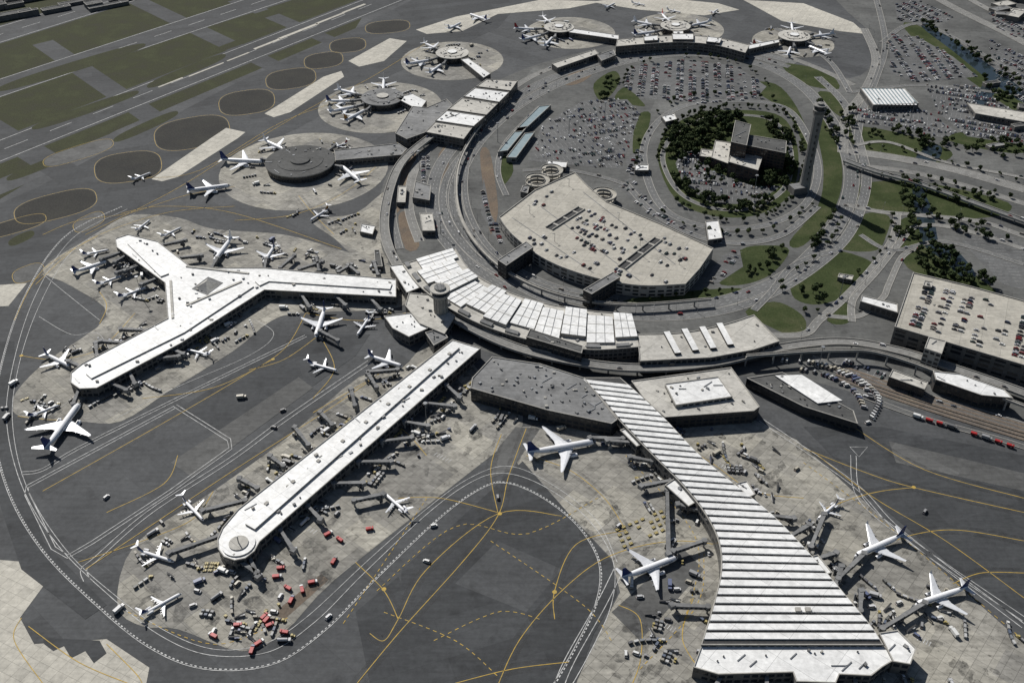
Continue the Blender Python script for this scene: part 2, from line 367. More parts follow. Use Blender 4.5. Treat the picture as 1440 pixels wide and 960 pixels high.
YL=[[(740,602),(715,670),(700,725),(650,790),(560,890),(490,975)],[(700,720),(690,660),(705,610)],[(790,725),(700,722),(600,800),(560,870),(540,900),(520,890)],
   [(1080,780),(960,760),(860,780),(790,830),(730,900),(695,975)],[(880,745),(810,765),(780,830),(780,870)],[(500,790),(540,830),(560,870)],
   [(640,960),(720,940),(800,930)],[(1440,760),(1350,745),(1290,750),(1235,768)],[(1440,805),(1380,805),(1340,820)],[(1130,630),(1220,665),(1285,685),(1440,720)],
   [(1285,685),(1240,690),(1200,700),(1160,715)],[(1200,600),(1300,660),(1440,700)],[(700,720),(620,700),(560,700)],
   [(870,850),(900,870),(900,930),(880,980)],[(30,500),(80,505),(140,490),(190,440)],[(25,585),(80,590),(110,580)],[(140,455),(150,430),(140,410)],
   [(430,440),(400,490),(340,530),(220,600),(60,690)],[(540,520),(470,570),(330,660),(210,740),(120,800)],[(450,470),(400,505),(350,520)],[(560,510),(500,545),(440,580)],
   [(300,690),(270,730),(200,760),(110,790)],[(640,420),(520,450),(430,440)],[(170,300),(230,290),(330,300),(480,350)],[(330,290),(230,300),(120,340),(50,400)],
   [(60,330),(110,310),(180,300),(260,275),(330,262)],[(140,330),(60,380),(20,450)],[(470,330),(440,300),(420,275)],[(560,200),(500,260),(420,300),(330,310)],
   [(740,640),(800,660),(850,700),(880,745)],[(40,880),(110,930),(180,960)],[(30,868),(20,900),(60,960)],[(150,905),(190,945),(200,960)],[(520,130),(400,170),(280,240),(200,250)],
   [(600,60),(520,110),(440,150),(330,215),(240,270),(120,330)],[(440,560),(470,520),(455,480)],[(384,505),(300,545),(200,560)],[(950,620),(1000,650),(1060,690),(1130,700)],
   [(1000,960),(960,900),(975,840)],[(1440,840),(1330,760),(1230,700),(1150,640)],[(250,640),(230,680),(150,720)],[(600,640),(560,600),(500,590)]]
for px in YL: mark(my,px,'yellow',.5,.21)
for j,px in enumerate(YL[:30]): mark(mt,px,'track',2.4,.195-.0006*j,off=(-3,3))
mt.obj('tyre_rubber_marks')
for px in [[(530,830),(640,740),(740,750),(840,700)],[(600,700),(560,760),(480,880)],[(690,760),(820,850),(860,900)],[(880,640),(980,760),(960,880)],[(610,900),(700,860),(760,870)],[(1130,650),(1250,740),(1440,900)],[(900,940),(980,850),(990,780)],[(180,860),(300,905),(400,870)],[(540,860),(640,900),(700,950)]]:
    mark(my,px,'yellow',.5,.212,dash=(5,2.6))
for c in [(1285,685),(703,722),(780,832),(540,828),(384,505),(30,500)]:
    for k in range(3):
        p=circ(c[0],c[1],1.4+k*.1,8);my.poly([(a,b_,.214+.001*k) for a,b_ in p],'yellow')
my.obj('taxi_line_markings');mb2.obj('taxiway_edge_markings')
mb=MB()
for (cx,cy,n) in [(1000,745,9),(1120,770,7),(610,640,6),(420,740,6),(1290,900,5),(930,880,5),(560,560,5),(230,470,5),(1010,655,5)]:
    for i in range(n):
        A=S(cx+i*4,cy+i*2,.2);mb.ribbon([A,A+Vector((2.5,3.2,0))],.5,'white',.205)
mb.obj('hatched_markings')
random.seed(3);mb=MB();k_=0
for P,n in zip(APW,(120,150,170,20)):
    xs=[p.x for p in P];ys=[p.y for p in P];c=0;t=0
    while c<n and t<n*20:
        t+=1;x=random.uniform(min(xs),max(xs));y=random.uniform(max(min(ys),300),max(ys))
        if not inside(x,y,P): continue
        c+=1;k_+=1;r=random.uniform(2,8);an=random.uniform(0,3.14);el=random.uniform(.3,.8);pts=[]
        for i in range(12):
            a=i*math.pi/6;rr=r*random.uniform(.7,1.2);qx,qy=rr*math.cos(a),rr*el*math.sin(a)
            pts.append((x+qx*math.cos(an)-qy*math.sin(an),y+qx*math.sin(an)+qy*math.cos(an),.168+.00002*k_))
        mb.poly(pts,'stain')
mb.obj('oil_stains')
# --- landside greens & water
GR=[[(925,225),(935,188),(972,163),(1030,155),(1090,160),(1115,185),(1123,230),(1110,275),(1062,303),(1000,303),(950,280)],
 [(835,118),(862,100),(872,112),(858,135),(842,140)],[(865,140),(880,122),(900,140),(905,150)],[(1050,120),(1090,118),(1120,150),(1140,200),(1132,210),(1108,160)],
 [(1150,150),(1175,195),(1185,250),(1170,300),(1130,345),(1110,340),(1150,290),(1158,240),(1150,190)],
 [(1205,262),(1262,254),(1330,262),(1418,285),(1405,303),(1330,308),(1262,298),(1215,292)],
 [(1212,302),(1250,304),(1246,332),(1232,352),(1190,352),(1180,340)],[(1128,372),(1170,352),(1222,366),(1226,382),(1196,412),(1152,428),(1118,420),(1112,395)],
 [(1048,438),(1088,424),(1122,438),(1134,456),(1122,474),(1080,458)],[(1040,352),(1082,345),(1110,352),(1085,385),(1045,400),(1010,396)],
 [(1190,180),(1240,182),(1310,200),(1340,218),(1300,232),(1215,215)],[(1272,355),(1330,350),(1360,380),(1400,412),(1290,385)],
 [(870,425),(940,412),(1040,405),(1010,418),(900,432)],[(1150,130),(1180,135),(1195,165),(1175,160)],[(1440,215),(1360,205),(1330,190),(1440,180)],
 [(895,165),(915,160),(905,200),(890,215)],[(1160,440),(1195,425),(1195,452),(1170,455)],[(1265,310),(1300,308),(1310,340),(1290,350),(1255,350)],
 [(1280,50),(1300,40),(1440,140),(1440,165)],[(700,235),(712,215),(722,240),(705,262)],[(1100,90),(1160,100),(1180,125),(1130,118)]]
for i,p in enumerate(GR): sheet('grass',p,'grass',.09+.002*i,4)
for i,p in enumerate([[(1283,262),(1296,264),(1312,300),(1322,345),(1345,352),(1372,385),(1360,395),(1325,365),(1300,345),(1288,300)],
          [(1296,38),(1312,36),(1375,80),(1440,128),(1440,145),(1390,112),(1340,72)],[(1366,145),(1398,100),(1412,108),(1385,148)],[(1285,228),(1305,205),(1325,208),(1315,228)]]):
    sheet('canal',p,'water',.16+.001*i,4)
for i,p in enumerate([[(618,215),(634,205),(628,260),(636,310),(625,300),(612,255)],[(675,215),(688,212),(697,260),(700,300),(690,330),(682,280)],[(560,225),(585,215),(575,260),(558,300)],[(560,305),(575,300),(590,345),(570,350)],[(800,105),(840,95),(820,115),(795,120)]]):
    sheet('bare_earth',p,'earth',.148+.001*i,3)
# ------------------------------------------------ roads
RZ=[.17];ROADS=[]
def road(px,wm,lanes=2,elev=0,closed=False,k='road',nm='road'):
    RZ[0]+=.012;z=elev+(RZ[0] if not elev else 0)
    pp=cat(px,8,closed)
    if closed: pp.append(pp[0])
    p=[S(a[0],a[1],z) for a in pp]
    mb=MB();mb.ribbon(p,wm,k)
    for o in (-wm/2+.35,wm/2-.35):
        L=offs(p,o-.25);R=offs(p,o+.25);hgt=.85 if elev else .13
        for i in range(len(p)-1):
            za,zb=p[i][2],p[i+1][2];b0=-1.3 if elev else .0
            A,B,C,E=L[i],L[i+1],R[i+1],R[i]
            mb.poly([(E[0],E[1],za+hgt),(A[0],A[1],za+hgt),(B[0],B[1],zb+hgt),(C[0],C[1],zb+hgt)][::-1],'conc')
            mb.poly([(A[0],A[1],za+b0),(B[0],B[1],zb+b0),(B[0],B[1],zb+hgt),(A[0],A[1],za+hgt)],'conc')
            mb.poly([(C[0],C[1],zb+b0),(E[0],E[1],za+b0),(E[0],E[1],za+hgt),(C[0],C[1],zb+hgt)],'conc')
    lw=wm/lanes
    for l in range(1,lanes):
        o=-wm/2+l*lw
        for a,an in resample(p,9):
            e=Vector((math.cos(an),math.sin(an),0));n_=Vector((-e.y,e.x,0))*o
            mb.ribbon([a+n_,a+n_+e*3.5],.24,'white',a.z+.02)
    if elev:
        for a,an in resample(p,24): mb.cyl((a.x,a.y,0),.8,z-1.0,'conc',8)
        mb.ribbon([(q[0],q[1],q[2]-1.2) for q in p],wm*.8,'conc')
    mb.obj(nm);ROADS.append((p,wm,lanes));return p
road([(640,290),(650,235),(690,180),(760,130),(860,92),(960,76),(1060,88),(1130,123),(1175,180),(1197,240),(1188,295),(1150,350),(1095,395),(1010,425),(920,434),(830,424),(750,398),(680,352)],17,4,closed=True)
road([(1120,88),(1020,68),(900,76),(790,104),(705,150),(645,198),(612,250),(612,310),(650,362),(715,405)],15,4)
road([(1110,94),(1020,74),(900,82),(795,112),(715,158),(660,208),(628,255),(628,305),(665,358),(730,402),(800,432),(900,446),(1000,440),(1080,415),(1150,372),(1196,325),(1218,262),(1212,215),(1190,150),(1150,108)],11,3)
road([(1200,120),(1140,92),(1050,64),(950,62),(860,74),(760,102),(690,146),(625,190),(585,235),(575,290),(590,340)],10,2,k='highway')
road([(905,225),(918,180),(960,150),(1030,142),(1100,150),(1132,185),(1150,240),(1130,290),(1070,318),(990,318),(930,290)],9,2,closed=True)
road([(932,225),(945,192),(980,170),(1030,162),(1080,167),(1105,190),(1113,230),(1100,268),(1055,293),(1000,292),(955,270)],6,1,closed=True)
road([(1190,212),(1260,222),(1340,238),(1440,266),(1560,300)],17,4,k='highway');road([(1196,232),(1280,242),(1360,262),(1440,286),(1560,320)],10,2,k='highway')
road([(1190,288),(1240,298),(1300,303),(1380,312),(1440,332),(1500,350)],8,2,k='highway');road([(1262,300),(1256,335),(1226,378),(1186,420),(1152,450),(1128,470),(1060,470)],8,2,k='highway')
road([(1215,40),(1232,85),(1215,130),(1190,165),(1185,215)],12,3,k='highway');road([(1230,-10),(1245,60),(1232,110),(1212,160),(1205,200)],9,2)
road([(1440,350),(1350,322),(1290,318),(1262,345),(1232,382),(1200,420),(1198,452)],7,2,k='highway');road([(1290,348),(1268,362),(1250,400),(1240,420),(1205,445),(1150,442)],6,2,k='highway')
road([(1180,352),(1140,362),(1110,378),(1085,410),(1060,436)],7,2);road([(1240,60),(1300,35),(1440,110),(1540,160)],8,2);road([(1195,130),(1300,120),(1440,135)],7,2)
road([(560,235),(552,300),(562,350)],8,2);road([(720,130),(675,185),(655,240),(660,300),(700,360),(780,402),(870,418)],7,2)
road([(760,150),(712,200),(700,240),(712,275)],7,2);road([(1600,655),(1440,600),(1330,568),(1230,535),(1140,505)],12,3);road([(1600,690),(1440,628),(1300,588),(1210,555)],6,1,k='asphalt3',nm='service_road')
road([(880,258),(920,300),(980,332),(1040,342),(1100,330),(1150,290)],8,2);road([(735,240),(790,238),(850,250),(885,262)],6,2)
road([(1270,-30),(1340,10),(1440,60),(1560,130)],16,4,k='highway');road([(1210,330),(1255,352),(1330,340),(1440,372)],6,2);road([(1195,130),(1170,90),(1130,60),(1090,40)],8,2)
road([(1300,-40),(1380,8),(1470,52),(1580,110)],12,3,k='highway');road([(1200,205),(1250,200),(1330,228),(1440,250),(1540,275)],6,2,k='highway')
road([(610,188),(562,232),(541,300),(548,352),(582,402),(640,447),(720,486),(810,508),(900,517),(1000,510),(1090,490),(1180,480),(1260,492),(1340,517),(1440,552),(1560,600)],10,2,elev=8,k='highway',nm='elevated_roadway')
road([(1188,225),(1230,240),(1300,260),(1440,310),(1500,330)],8,2,elev=6,nm='elevated_roadway')
road([(725,122),(672,180),(643,240),(650,310),(700,372),(780,412),(880,428),(1000,420)],3.2,1,elev=7,k='conc',nm='monorail_guideway')
road([(1050,500),(1180,492),(1260,502),(1440,570),(1500,590)],3.2,1,elev=11,k='conc',nm='monorail_guideway')
mb=MB()
for o in (-9,-4.5,0,4.5,9):
    p=[S(a[0],a[1],.2) for a in cat([(1180,520),(1260,548),(1360,580),(1560,640)],6)]
    mb.ribbon(p,3.0,'earth',.56+o*.001,o-3)
    for s_ in (-.72,.72): mb.ribbon(p,.18,'metal',.62,o-3+s_)
mb.obj('railway_tracks')
# ------------------------------------------------ buildings
def rooftop(mb,poly,z,n,big=1.0,rs=None):
    xs=[p[0] for p in poly];ys=[p[1] for p in poly];c=0;t=0
    ins=inset(ccw(poly),2.5)
    while c<n and t<n*20:
        t+=1;x=random.uniform(min(xs),max(xs));y=random.uniform(min(ys),max(ys))
        if not inside(x,y,ins): continue
        c+=1;r=random.random();ro=random.choice([0,.7,.72,2.3])
        if r<.6: mb.box((x,y,z),(random.uniform(1,3)*big,random.uniform(1,2.2)*big,random.uniform(.6,1.6)*big),random.choice(['metal','conc','roofg']),ro)
        elif r<.88: mb.cyl((x,y,z),.6*big,.9,'metal',8,kt='dark')
        else: mb.box((x,y,z),(random.uniform(5,11)*big,.7,.5),'metal',ro)
def building(name,px,h,kr='roofw',kw='wall',units=0,win=True,z0=0,rows=None,par=.7,world=False,bay=5,extra=None):
    P=ccw([tuple(q)[:2] for q in (px if world else SP(px,h))])
    mb=MB();mb.prism(P,z0,h+par-.5,kw,kw,False)
    I=inset(P,.5);O=inset(P,-.15);n=len(P)
    for i in range(n):
        j=(i+1)%n
        mb.poly([(*O[i],h+par-.5),(*O[j],h+par-.5),(*O[j],h+par),(*O[i],h+par)],'conc')
        mb.poly([(*O[i],h+par),(*O[j],h+par),(*I[j],h+par),(*I[i],h+par)],'conc')
        mb.poly([(*I[j],h),(*I[i],h),(*I[i],h+par),(*I[j],h+par)],'conc')
    mb.poly([(*q,h) for q in I],kr)
    if win: mb.windows(P,z0+.3,h-.3,bay,rows)
    if units: rooftop(mb,I,h,units)
    if extra: extra(mb,I,h)
    BLD.append(P);return mb.obj(name)
def strip(px,w_,z):
    p=[S(a[0],a[1],z) for a in px];L=offs(p,w_/2);R=offs(p,-w_/2);return L+R[::-1]
def ridge(mb,px,w_,z0,z1,kw='conc',kt='roofw'): mb.prism(strip(px,w_,z0),z0,z1,kw,kt)
def exY(mb,I,h):
    ridge(mb,[(550,404),(380,393),(362,400)],9,h,h+1.3)
    ridge(mb,[(352,402),(255,466),(125,530)],9,h,h+1.3);ridge(mb,[(232,388),(185,342)],8,h,h+1.3)
    c=S(291,402,h);q=[(c.x+dx,c.y+dy,h+.3) for dx,dy in ((-10,-4),(3,-12),(11,4),(-2,12))];ap=(c.x,c.y,h+5)
    mb.prism([(a[0]+(a[0]-c.x)*.25,a[1]+(a[1]-c.y)*.25) for a in q],h,h+.3,'conc','roofg')
    for i in range(4): mb.poly([q[i],q[(i+1)%4],ap],'roofb' if i in(1,3) else 'roofg')
    for px in [[(240,395),(243,448)],[(262,375),(350,385)],[(262,430),(340,396)]]: ridge(mb,px,2.2,h,h+.9,'conc','roofb')
building('airport_concourse',[(557,393),(372,377),(270,377),(222,340),(180,330),(162,336),(164,348),(232,398),(236,448),(115,512),(100,524),(99,538),(112,547),(136,546),(256,482),(372,408),(557,418)],9,'roofw','wall',60,rows=2,extra=exY)
end=[(365,762),(358,775),(345,785),(330,788),(315,783),(307,772),(306,758),(313,742)]
def ex2(mb,I,h):
    ridge(mb,[(640,488),(352,742)],9,h,h+1.7)
    c=S(336,765,h);mb.cyl((c.x,c.y,h),11,1.0,'conc',24,kt='roofw');mb.cyl((c.x,c.y,h+1.0),6.5,.8,'conc',20,kt='roofb');mb.cyl((c.x,c.y,h+1.8),.4,6,'metal',6)
    for q,an in resample([S(632,500,h),S(345,735,h)],26): mb.box((q.x,q.y,h+1.7),(2.5,2.5,.8),'conc',an)
building('airport_concourse',[(636,478),(676,490)]+end+[(335,716)],10,'roofw','wall',70,rows=2,extra=ex2)
le=[(815,531),(845,560),(872,592),(918,640),(958,680),(990,720),(1010,760),(1014,800),(1006,840),(994,880),(986,906)]
re=[(872,531),(905,560),(938,592),(984,640),(1032,680),(1082,720),(1122,760),(1158,800),(1192,840),(1225,880),(1242,906)]
LC=cat(le,10);RC=cat(re,10)
def ex3(mb,I,h):
    L3=[q for q,_ in resample([S(a[0],a[1],h) for a in LC],.5)];R3=[q for q,_ in resample([S(a[0],a[1],h) for a in RC],.5)]
    ys=L3[0].y-3;ye=L3[-1].y+1
    def at(C,y): return min(C,key=lambda q:abs(q.y-y))
    N=37
    for i in range(N):
        y0=ys+(ye-ys)*i/N;y1=ys+(ye-ys)*(i+.66)/N;sk=-7*(1-i/N)
        a=at(L3,y0);b_=at(R3,y0+sk);c=at(R3,y1+sk);d=at(L3,y1)
        P=ccw([(a.x+.8,y0),(b_.x-.8,y0+sk),(c.x-.8,y1+sk),(d.x+.8,y1)]);mb.prism(P,h,h+1.1,'roofw','roofw')
    for u_ in (1122,1136):
        q=S(u_,858,h+1.1);mb.box((q.x,q.y,h+1.1),(3.5,3.0,1.6),'conc')
building('airport_concourse',LC+RC[::-1],12,'dark','wall',0,rows=2,extra=ex3,par=.3)
building('concourse_end_pavilion',[(986,908),(1242,908),(1262,925),(1240,938),(1225,950),(1180,948),(1175,960),(1120,958),(1115,945),(1010,948),(975,938)],10,'roofw','wall',14,rows=2)
building('gate_hold_room',[(1236,890),(1262,886),(1288,912),(1280,934),(1256,930)],11,'roofw','wall',3)
for p in [[(935,682),(950,672),(985,703),(968,712)],[(1035,680),(1050,676),(1062,695),(1048,702)],[(1130,785),(1150,780),(1170,805),(1150,812)],[(872,605),(890,598),(912,622),(895,628)]]:
    building('gate_hold_room',p,9,'roofw','wall',2)
inn=cat([(640,350),(664,383),(702,405),(755,424),(820,436),(888,442)],12);out_=cat([(566,372),(590,403),(632,434),(690,462),(760,482),(830,492),(900,488)],12)
building('terminal_head_house',inn+out_[::-1],12,'roofb','wall',30,rows=3)
mbp=MB();nb=11
def at_(c,t):
    k=t*(len(c)-1);a=min(int(k),len(c)-2);f=k-a;return (c[a][0]*(1-f)+c[a+1][0]*f,c[a][1]*(1-f)+c[a+1][1]*f)
def mixp(a,b_,f): return (a[0]*(1-f)+b_[0]*f,a[1]*(1-f)+b_[1]*f)
def blk(t0,t1,lo,hi,za,zb,kt):
    q=[mixp(at_(inn,t0),at_(out_,t0),lo),mixp(at_(inn,t1),at_(out_,t1),lo),mixp(at_(inn,t1),at_(out_,t1),hi),mixp(at_(inn,t0),at_(out_,t0),hi)]
    W=[S(a[0],a[1],12) for a in q];mbp.prism([(a.x,a.y) for a in W],za,zb,'conc',kt);return W
for i in range(nb):
    t0=(i+.02)/nb;t1=(i+.97)/nb;zz=13.6+(i%3)*.8+random.random()*.5
    lo=.05+.1*(i%2);hi=.86-.12*((i+1)%2)
    W=blk(t0,t1,lo,hi,12,zz,'roofw')
    def bar(A,B,hw,dz,k): mbp.prism([(x,y) for x,y in offs([A,B],hw)]+[(x,y) for x,y in offs([A,B],-hw)][::-1],zz,zz+dz,k,k)
    for f in (.33,.66): bar(W[0].lerp(W[1],f),W[3].lerp(W[2],f),.2,.3,'metal')
    for f in (.33,.66): bar(W[0].lerp(W[3],f),W[1].lerp(W[2],f),.3,.2,'roofb')
    blk(t0,(t0+t1)/2,.89,.97,12,14,'roofg')
mbp.obj('terminal_roof_lanterns')
def exR(mb,I,h):
    for (x,y) in [(945,486),(970,482),(995,479),(1019,474)]:
        A=S(x-8,y-17,h);B=S(x+8,y+13,h);P=[(q[0],q[1]) for q in offs([A,B],2.6)]+[(q[0],q[1]) for q in offs([A,B],-2.6)][::-1];mb.prism(P,h,h+2.4,'walld','roofw')
building('terminal_departures_wing',cat([(896,470),(960,468),(1020,456),(1060,443)],4)+[(1096,480),(1060,492),(1000,503),(900,508)],12,'roofb','wall',6,extra=exR)
building('terminal_annex',[(692,502),(760,512),(822,532),(868,590),(860,596),(770,577),(662,546),(664,532)],13,'roofg','walld',60,rows=3)
building('terminal_annex',[(888,536),(1028,517),(1068,572),(1060,578),(935,587),(905,560)],12,'roofb','walld',18,rows=3)
building('terminal_annex',[(935,540),(1010,530),(1030,558),(950,570)],14.5,'roofw','conc',8,z0=11,rows=1)
building('terminal_wing',[(1050,532),(1100,524),(1200,578),(1206,596),(1130,572)],9,'roofd','walld',20,rows=2)
mb=MB();P=[S(1090,527,11),S(1128,526,11),S(1185,562,11),S(1150,566,11)];mb.prism([(a.x,a.y) for a in P],9,10.5,'metal','roofw');mb.obj('skylight')
building('terminal_arcade',[(745,463),(820,487),(818,497),(740,474)],17,'roofd','walld',6,rows=1)
building('terminal_link',[(540,445),(580,440),(602,462),(575,474),(552,462)],10,'roofw','wall',6)
building('terminal_link',[(575,412),(605,415),(640,445),(625,470),(590,455),(570,430)],11,'roofb','wall',10)
building('terminal_link',[(598,468),(620,462),(630,475),(610,486)],10,'roofg','wall',4)
building('terminal_link',[(548,374),(566,372),(590,405),(572,412)],11,'roofw','wall',4)
c=S(621,452,0);mb=MB();x,y=c.x,c.y
mb.cyl((x,y,0),6.2,27,'conc',20,5.2);mb.cyl((x,y,27),5.2,3,'conc',20,8.8);mb.cyl((x,y,30),8.8,1.2,'conc',24)
mb.cyl((x,y,31.2),7.2,3.6,'glass',16,8.2);mb.cyl((x,y,34.8),9.0,.9,'conc',24,kt='roofb');mb.cyl((x,y,35.7),5,1.6,'conc',16,kt='roofg')
for i in range(5): mb.cyl((x+3*math.cos(i*1.3),y+3*math.sin(i*1.3),37),.15,4,'metal',5)
for i in range(14):
    a=i*2*math.pi/14;mb.box((x+5.9*math.cos(a),y+5.9*math.sin(a),2),(.8,.6,24),'conc',a)
mb.obj('ramp_control_tower')
c=S(1130,268);x,y=c.x,c.y;mb=MB()
prof=[(0,6.4),(15,5.6),(45,5.0),(80,5.0),(90,5.7)]
for i in range(len(prof)-1): mb.cyl((x,y,prof[i][0]),prof[i][1],prof[i+1][0]-prof[i][0]+.02*i,'towerc',12,prof[i+1][1])
for a in range(4):
    t=a*math.pi/2+.5;mb.box((x+4.8*math.cos(t),y+4.8*math.sin(t),0),(1.4,2.4,86),'towerc',t)
for z in range(8,84,7): mb.box((x+5.2*math.cos(-1.6),y+5.2*math.sin(-1.6),z),(.8,1.2,3),'glass',-1.6)
mb.cyl((x,y,90.1),6.4,3,'wall',12);mb.cyl((x,y,93.1),6.8,.6,'towerc',12);mb.cyl((x,y,93.7),5.6,4.4,'glass',12,6.2)
mb.cyl((x,y,98.1),6.6,.9,'towerc',12);mb.cyl((x,y,99),3.4,2,'towerc',10);mb.cyl((x,y,101),.25,6,'metal',6)
mb.box((x-8,y-4,0),(16,12,8),'wall',.3,kt='roofg');mb.obj('air_traffic_control_tower')
GC=[(752,268),(808,243),(826,262),(852,284),(930,316),(1003,350),(984,378),(964,400)]+cat([(964,400),(900,402),(832,390),(768,366),(722,332),(702,306)],6)
SL=[((772,322),(818,293),8),((874,377),(926,336),8)];SLOTS=[]
def exG(mb,I,h):
    for (a,b_,w_) in SL:
        A=S(*a,h);B=S(*b_,h);L=offs([A,B],w_/2);R=offs([A,B],-w_/2);P=L+R[::-1];SLOTS.append(inset(ccw(P),-2))
        mb.poly([(q[0],q[1],h+.12) for q in ccw(P)],'dark')
        for P2 in (L,R):
            V=[Vector((*P2[0],0)),Vector((*P2[1],0))];mb.prism([(q[0],q[1]) for q in offs(V,.4)]+[(q[0],q[1]) for q in offs(V,-.4)][::-1],h,h+1.5,'conc','conc')
        for f in (.2,.5,.8):
            q=A.lerp(B,f);mb.box((q.x,q.y,h+.15),(2.5,w_,.6),'conc',math.atan2(B.y-A.y,B.x-A.x))
    for (x_,y_) in [(800,262),(870,310),(745,300),(830,350),(905,362),(955,372),(780,340),(850,318),(900,345)]:
        p=S(x_,y_,h);mb.cyl((p.x,p.y,h),.2,9,'metal',6);mb.box((p.x-1.2,p.y,h+9),(2.4,.6,.3),'metal')
    for (a,b_) in [((820,270),(950,372)),((760,290),(900,395)),((720,306),(835,384))]:
        A=S(*a,h+.04);B=S(*b_,h+.04);mb.ribbon([A,B],1.0,'roofg')
building('parking_garage',GC,12,'garage_deck','conc',0,rows=3,extra=exG,par=1.0,bay=11)
for p in [[(700,366),(740,340),(750,348),(712,374)],[(820,408),(862,383),(872,390),(832,414)]]:
    building('garage_stair_bridge',p,16,'roofg','walld',3,rows=4)
def helix(name,px,py,r):
    c=S(px,py,0);mb=MB();n=72;turns=2.5;ra,rb=r-5,r
    for i in range(n):
        a0=2*math.pi*turns*i/n;a1=2*math.pi*turns*(i+1)/n;z0=11*i/n+.3;z1=11*(i+1)/n+.3
        q=lambda a,rr,z:(c.x+rr*math.cos(a),c.y+rr*math.sin(a),z)
        mb.poly([q(a0,ra,z0),q(a0,rb,z0),q(a1,rb,z1),q(a1,ra,z1)],'garage_deck')
        for rr in (ra,rb):
            mb.poly([q(a0,rr,z0-1),q(a1,rr,z1-1),q(a1,rr,z1+1),q(a0,rr,z0+1)],'conc')
            mb.poly([q(a0,rr+.35,z0+1),q(a0,rr,z0+1),q(a1,rr,z1+1),q(a1,rr+.35,z1+1)],'conc')
    for i in range(8):
        a=i*math.pi/4;mb.cyl((c.x+(r-2.5)*math.cos(a),c.y+(r-2.5)*math.sin(a),0),.5,9,'conc',6)
    mb.obj(name)
helix('garage_ramp',756,264,13);helix('garage_ramp',776,250,12);helix('garage_ramp',849,284,13)
GR2=[(1284,384),(1360,402),(1470,432),(1560,460),(1560,560),(1440,514),(1258,460)]
building('parking_garage',GR2,18,'garage_deck','wall',6,rows=4,par=1,bay=11)
building('garage_stair_tower',[(1306,474),(1330,480),(1324,498),(1300,490)],22,'roofb','conc',1)
building('monorail_station',[(1312,522),(1350,526),(1412,548),(1424,560),(1380,556),(1316,534)],12,'roofw','walld',4,rows=2)
building('monorail_station',[(1212,416),(1262,428),(1262,440),(1210,424)],8,'roofw','wall',3)
building('monorail_station',[(1255,520),(1305,538),(1300,548),(1250,530)],9,'roofb','walld',3)
for p in [[(758,150),(775,148),(735,185),(722,186)],[(728,180),(742,178),(714,212),(700,214)],[(738,188),(752,186),(726,222),(712,222)]]:
    building('station_canopy',p,6,'teal','metal',0)
building('office_building',[(1052,190),(1106,199),(1105,216),(1050,205)],26,'roofd','brown',8,rows=7,bay=4)
building('office_building',[(1034,170),(1056,176),(1050,205),(1028,200)],32,'roofd','brown',6,rows=8,bay=4)
building('office_building',[(1006,198),(1034,202),(1028,232),(1000,222)],10,'roofb','brown',8,rows=2)
building('office_building',[(1030,210),(1072,222),(1066,240),(1024,228)],16,'roofb','brown',8,rows=4)
building('office_building',[(986,210),(1004,212),(1000,222),(984,220)],7,'roofb','brown',3,rows=2)
def terr(pxs,h0=12):
    for i,p in enumerate(pxs): building('airport_terminal',p,h0+1.5*(i%2),'roofw' if i%2 else 'roofb','wall',12,rows=3)
terr([[(598,186),(612,172),(664,180),(652,196)],[(612,170),(628,156),(682,164),(666,178)],[(630,154),(650,138),(700,146),(684,162)],[(652,136),(668,124),(716,130),(702,144)],[(670,122),(684,112),(728,114),(718,128)]])
building('terminal_connector',[(556,188),(580,150),(600,152),(628,140),(636,148),(600,186),(572,196)],10,'roofg','wall',14)
building('terminal_connector',[(470,212),(560,202),(572,210),(565,218),(472,226)],8,'roofg','wall',12)
building('terminal_connector',[(556,138),(580,132),(600,142),(590,156)],9,'roofw','wall',3)
building('terminal_connector',[(648,84),(658,82),(690,104),(680,110)],8,'roofw','wall',3)
building('terminal_connector',[(800,40),(870,50),(870,56),(800,46)],8,'roofw','wall',3)
building('terminal_connector',[(1050,64),(1095,56),(1096,60),(1052,70)],8,'roofw','wall',3)
building('terminal_connector',[(946,42),(960,42),(962,54),(948,54)],8,'roofw','wall',2)
AIN=cat([(868,56),(915,52),(960,50),(1010,54),(1054,64)],6);AOUT=cat([(866,66),(915,62),(960,60),(1005,64),(1048,75)],6)
building('airport_terminal',AIN+AOUT[::-1],13,'roofb','wall',30,rows=3)
for p in [[(905,52),(925,50),(925,57),(906,58)],[(945,48),(975,48),(975,56),(946,56)],[(995,52),(1015,54),(1012,61),(993,59)]]:
    building('terminal_penthouse',p,16,'roofw','wall',2,z0=12,rows=1)
building('airport_building',[(776,90),(836,70),(842,76),(784,96)],8,'roofb','wall',4)
def satellite(px,py,r,k,ring):
    c=S(px,py,9);mb=MB();x,y=c.x,c.y
    mb.cyl((x,y,0),r*.96,8,'walld',36,kt=k);P=[(x+r*.96*math.cos(i*math.pi/18),y+r*.96*math.sin(i*math.pi/18)) for i in range(36)]
    mb.windows(P,1,7.6,4,2);mb.cyl((x,y,8),r,1,'conc',36,kt=k)
    mb.cyl((x,y,9),r*.66,.5,'wall',30,kt=k);mb.cyl((x,y,9.5),r*.28,1.4,'wall',24,kt=ring)
    rooftop(mb,P,9.02,26);BLD.append(P);mb.obj('satellite_concourse');return x,y
sats=[]
for (px,py,r,k,rg) in [(422,226,39,'roofd','roofd'),(538,136,27,'roofg','roofb'),(636,74,23,'roofb','roofw'),(786,38,22,'roofb','roofw'),(950,36,22,'roofb','roofw'),(1117,50,23,'roofb','roofw')]:
    sats.append((*satellite(px,py,r,k,rg),r))
building('warehouse',[(1210,124),(1272,125),(1292,146),(1228,148)],8,'teal','wall',0)
mb=MB()
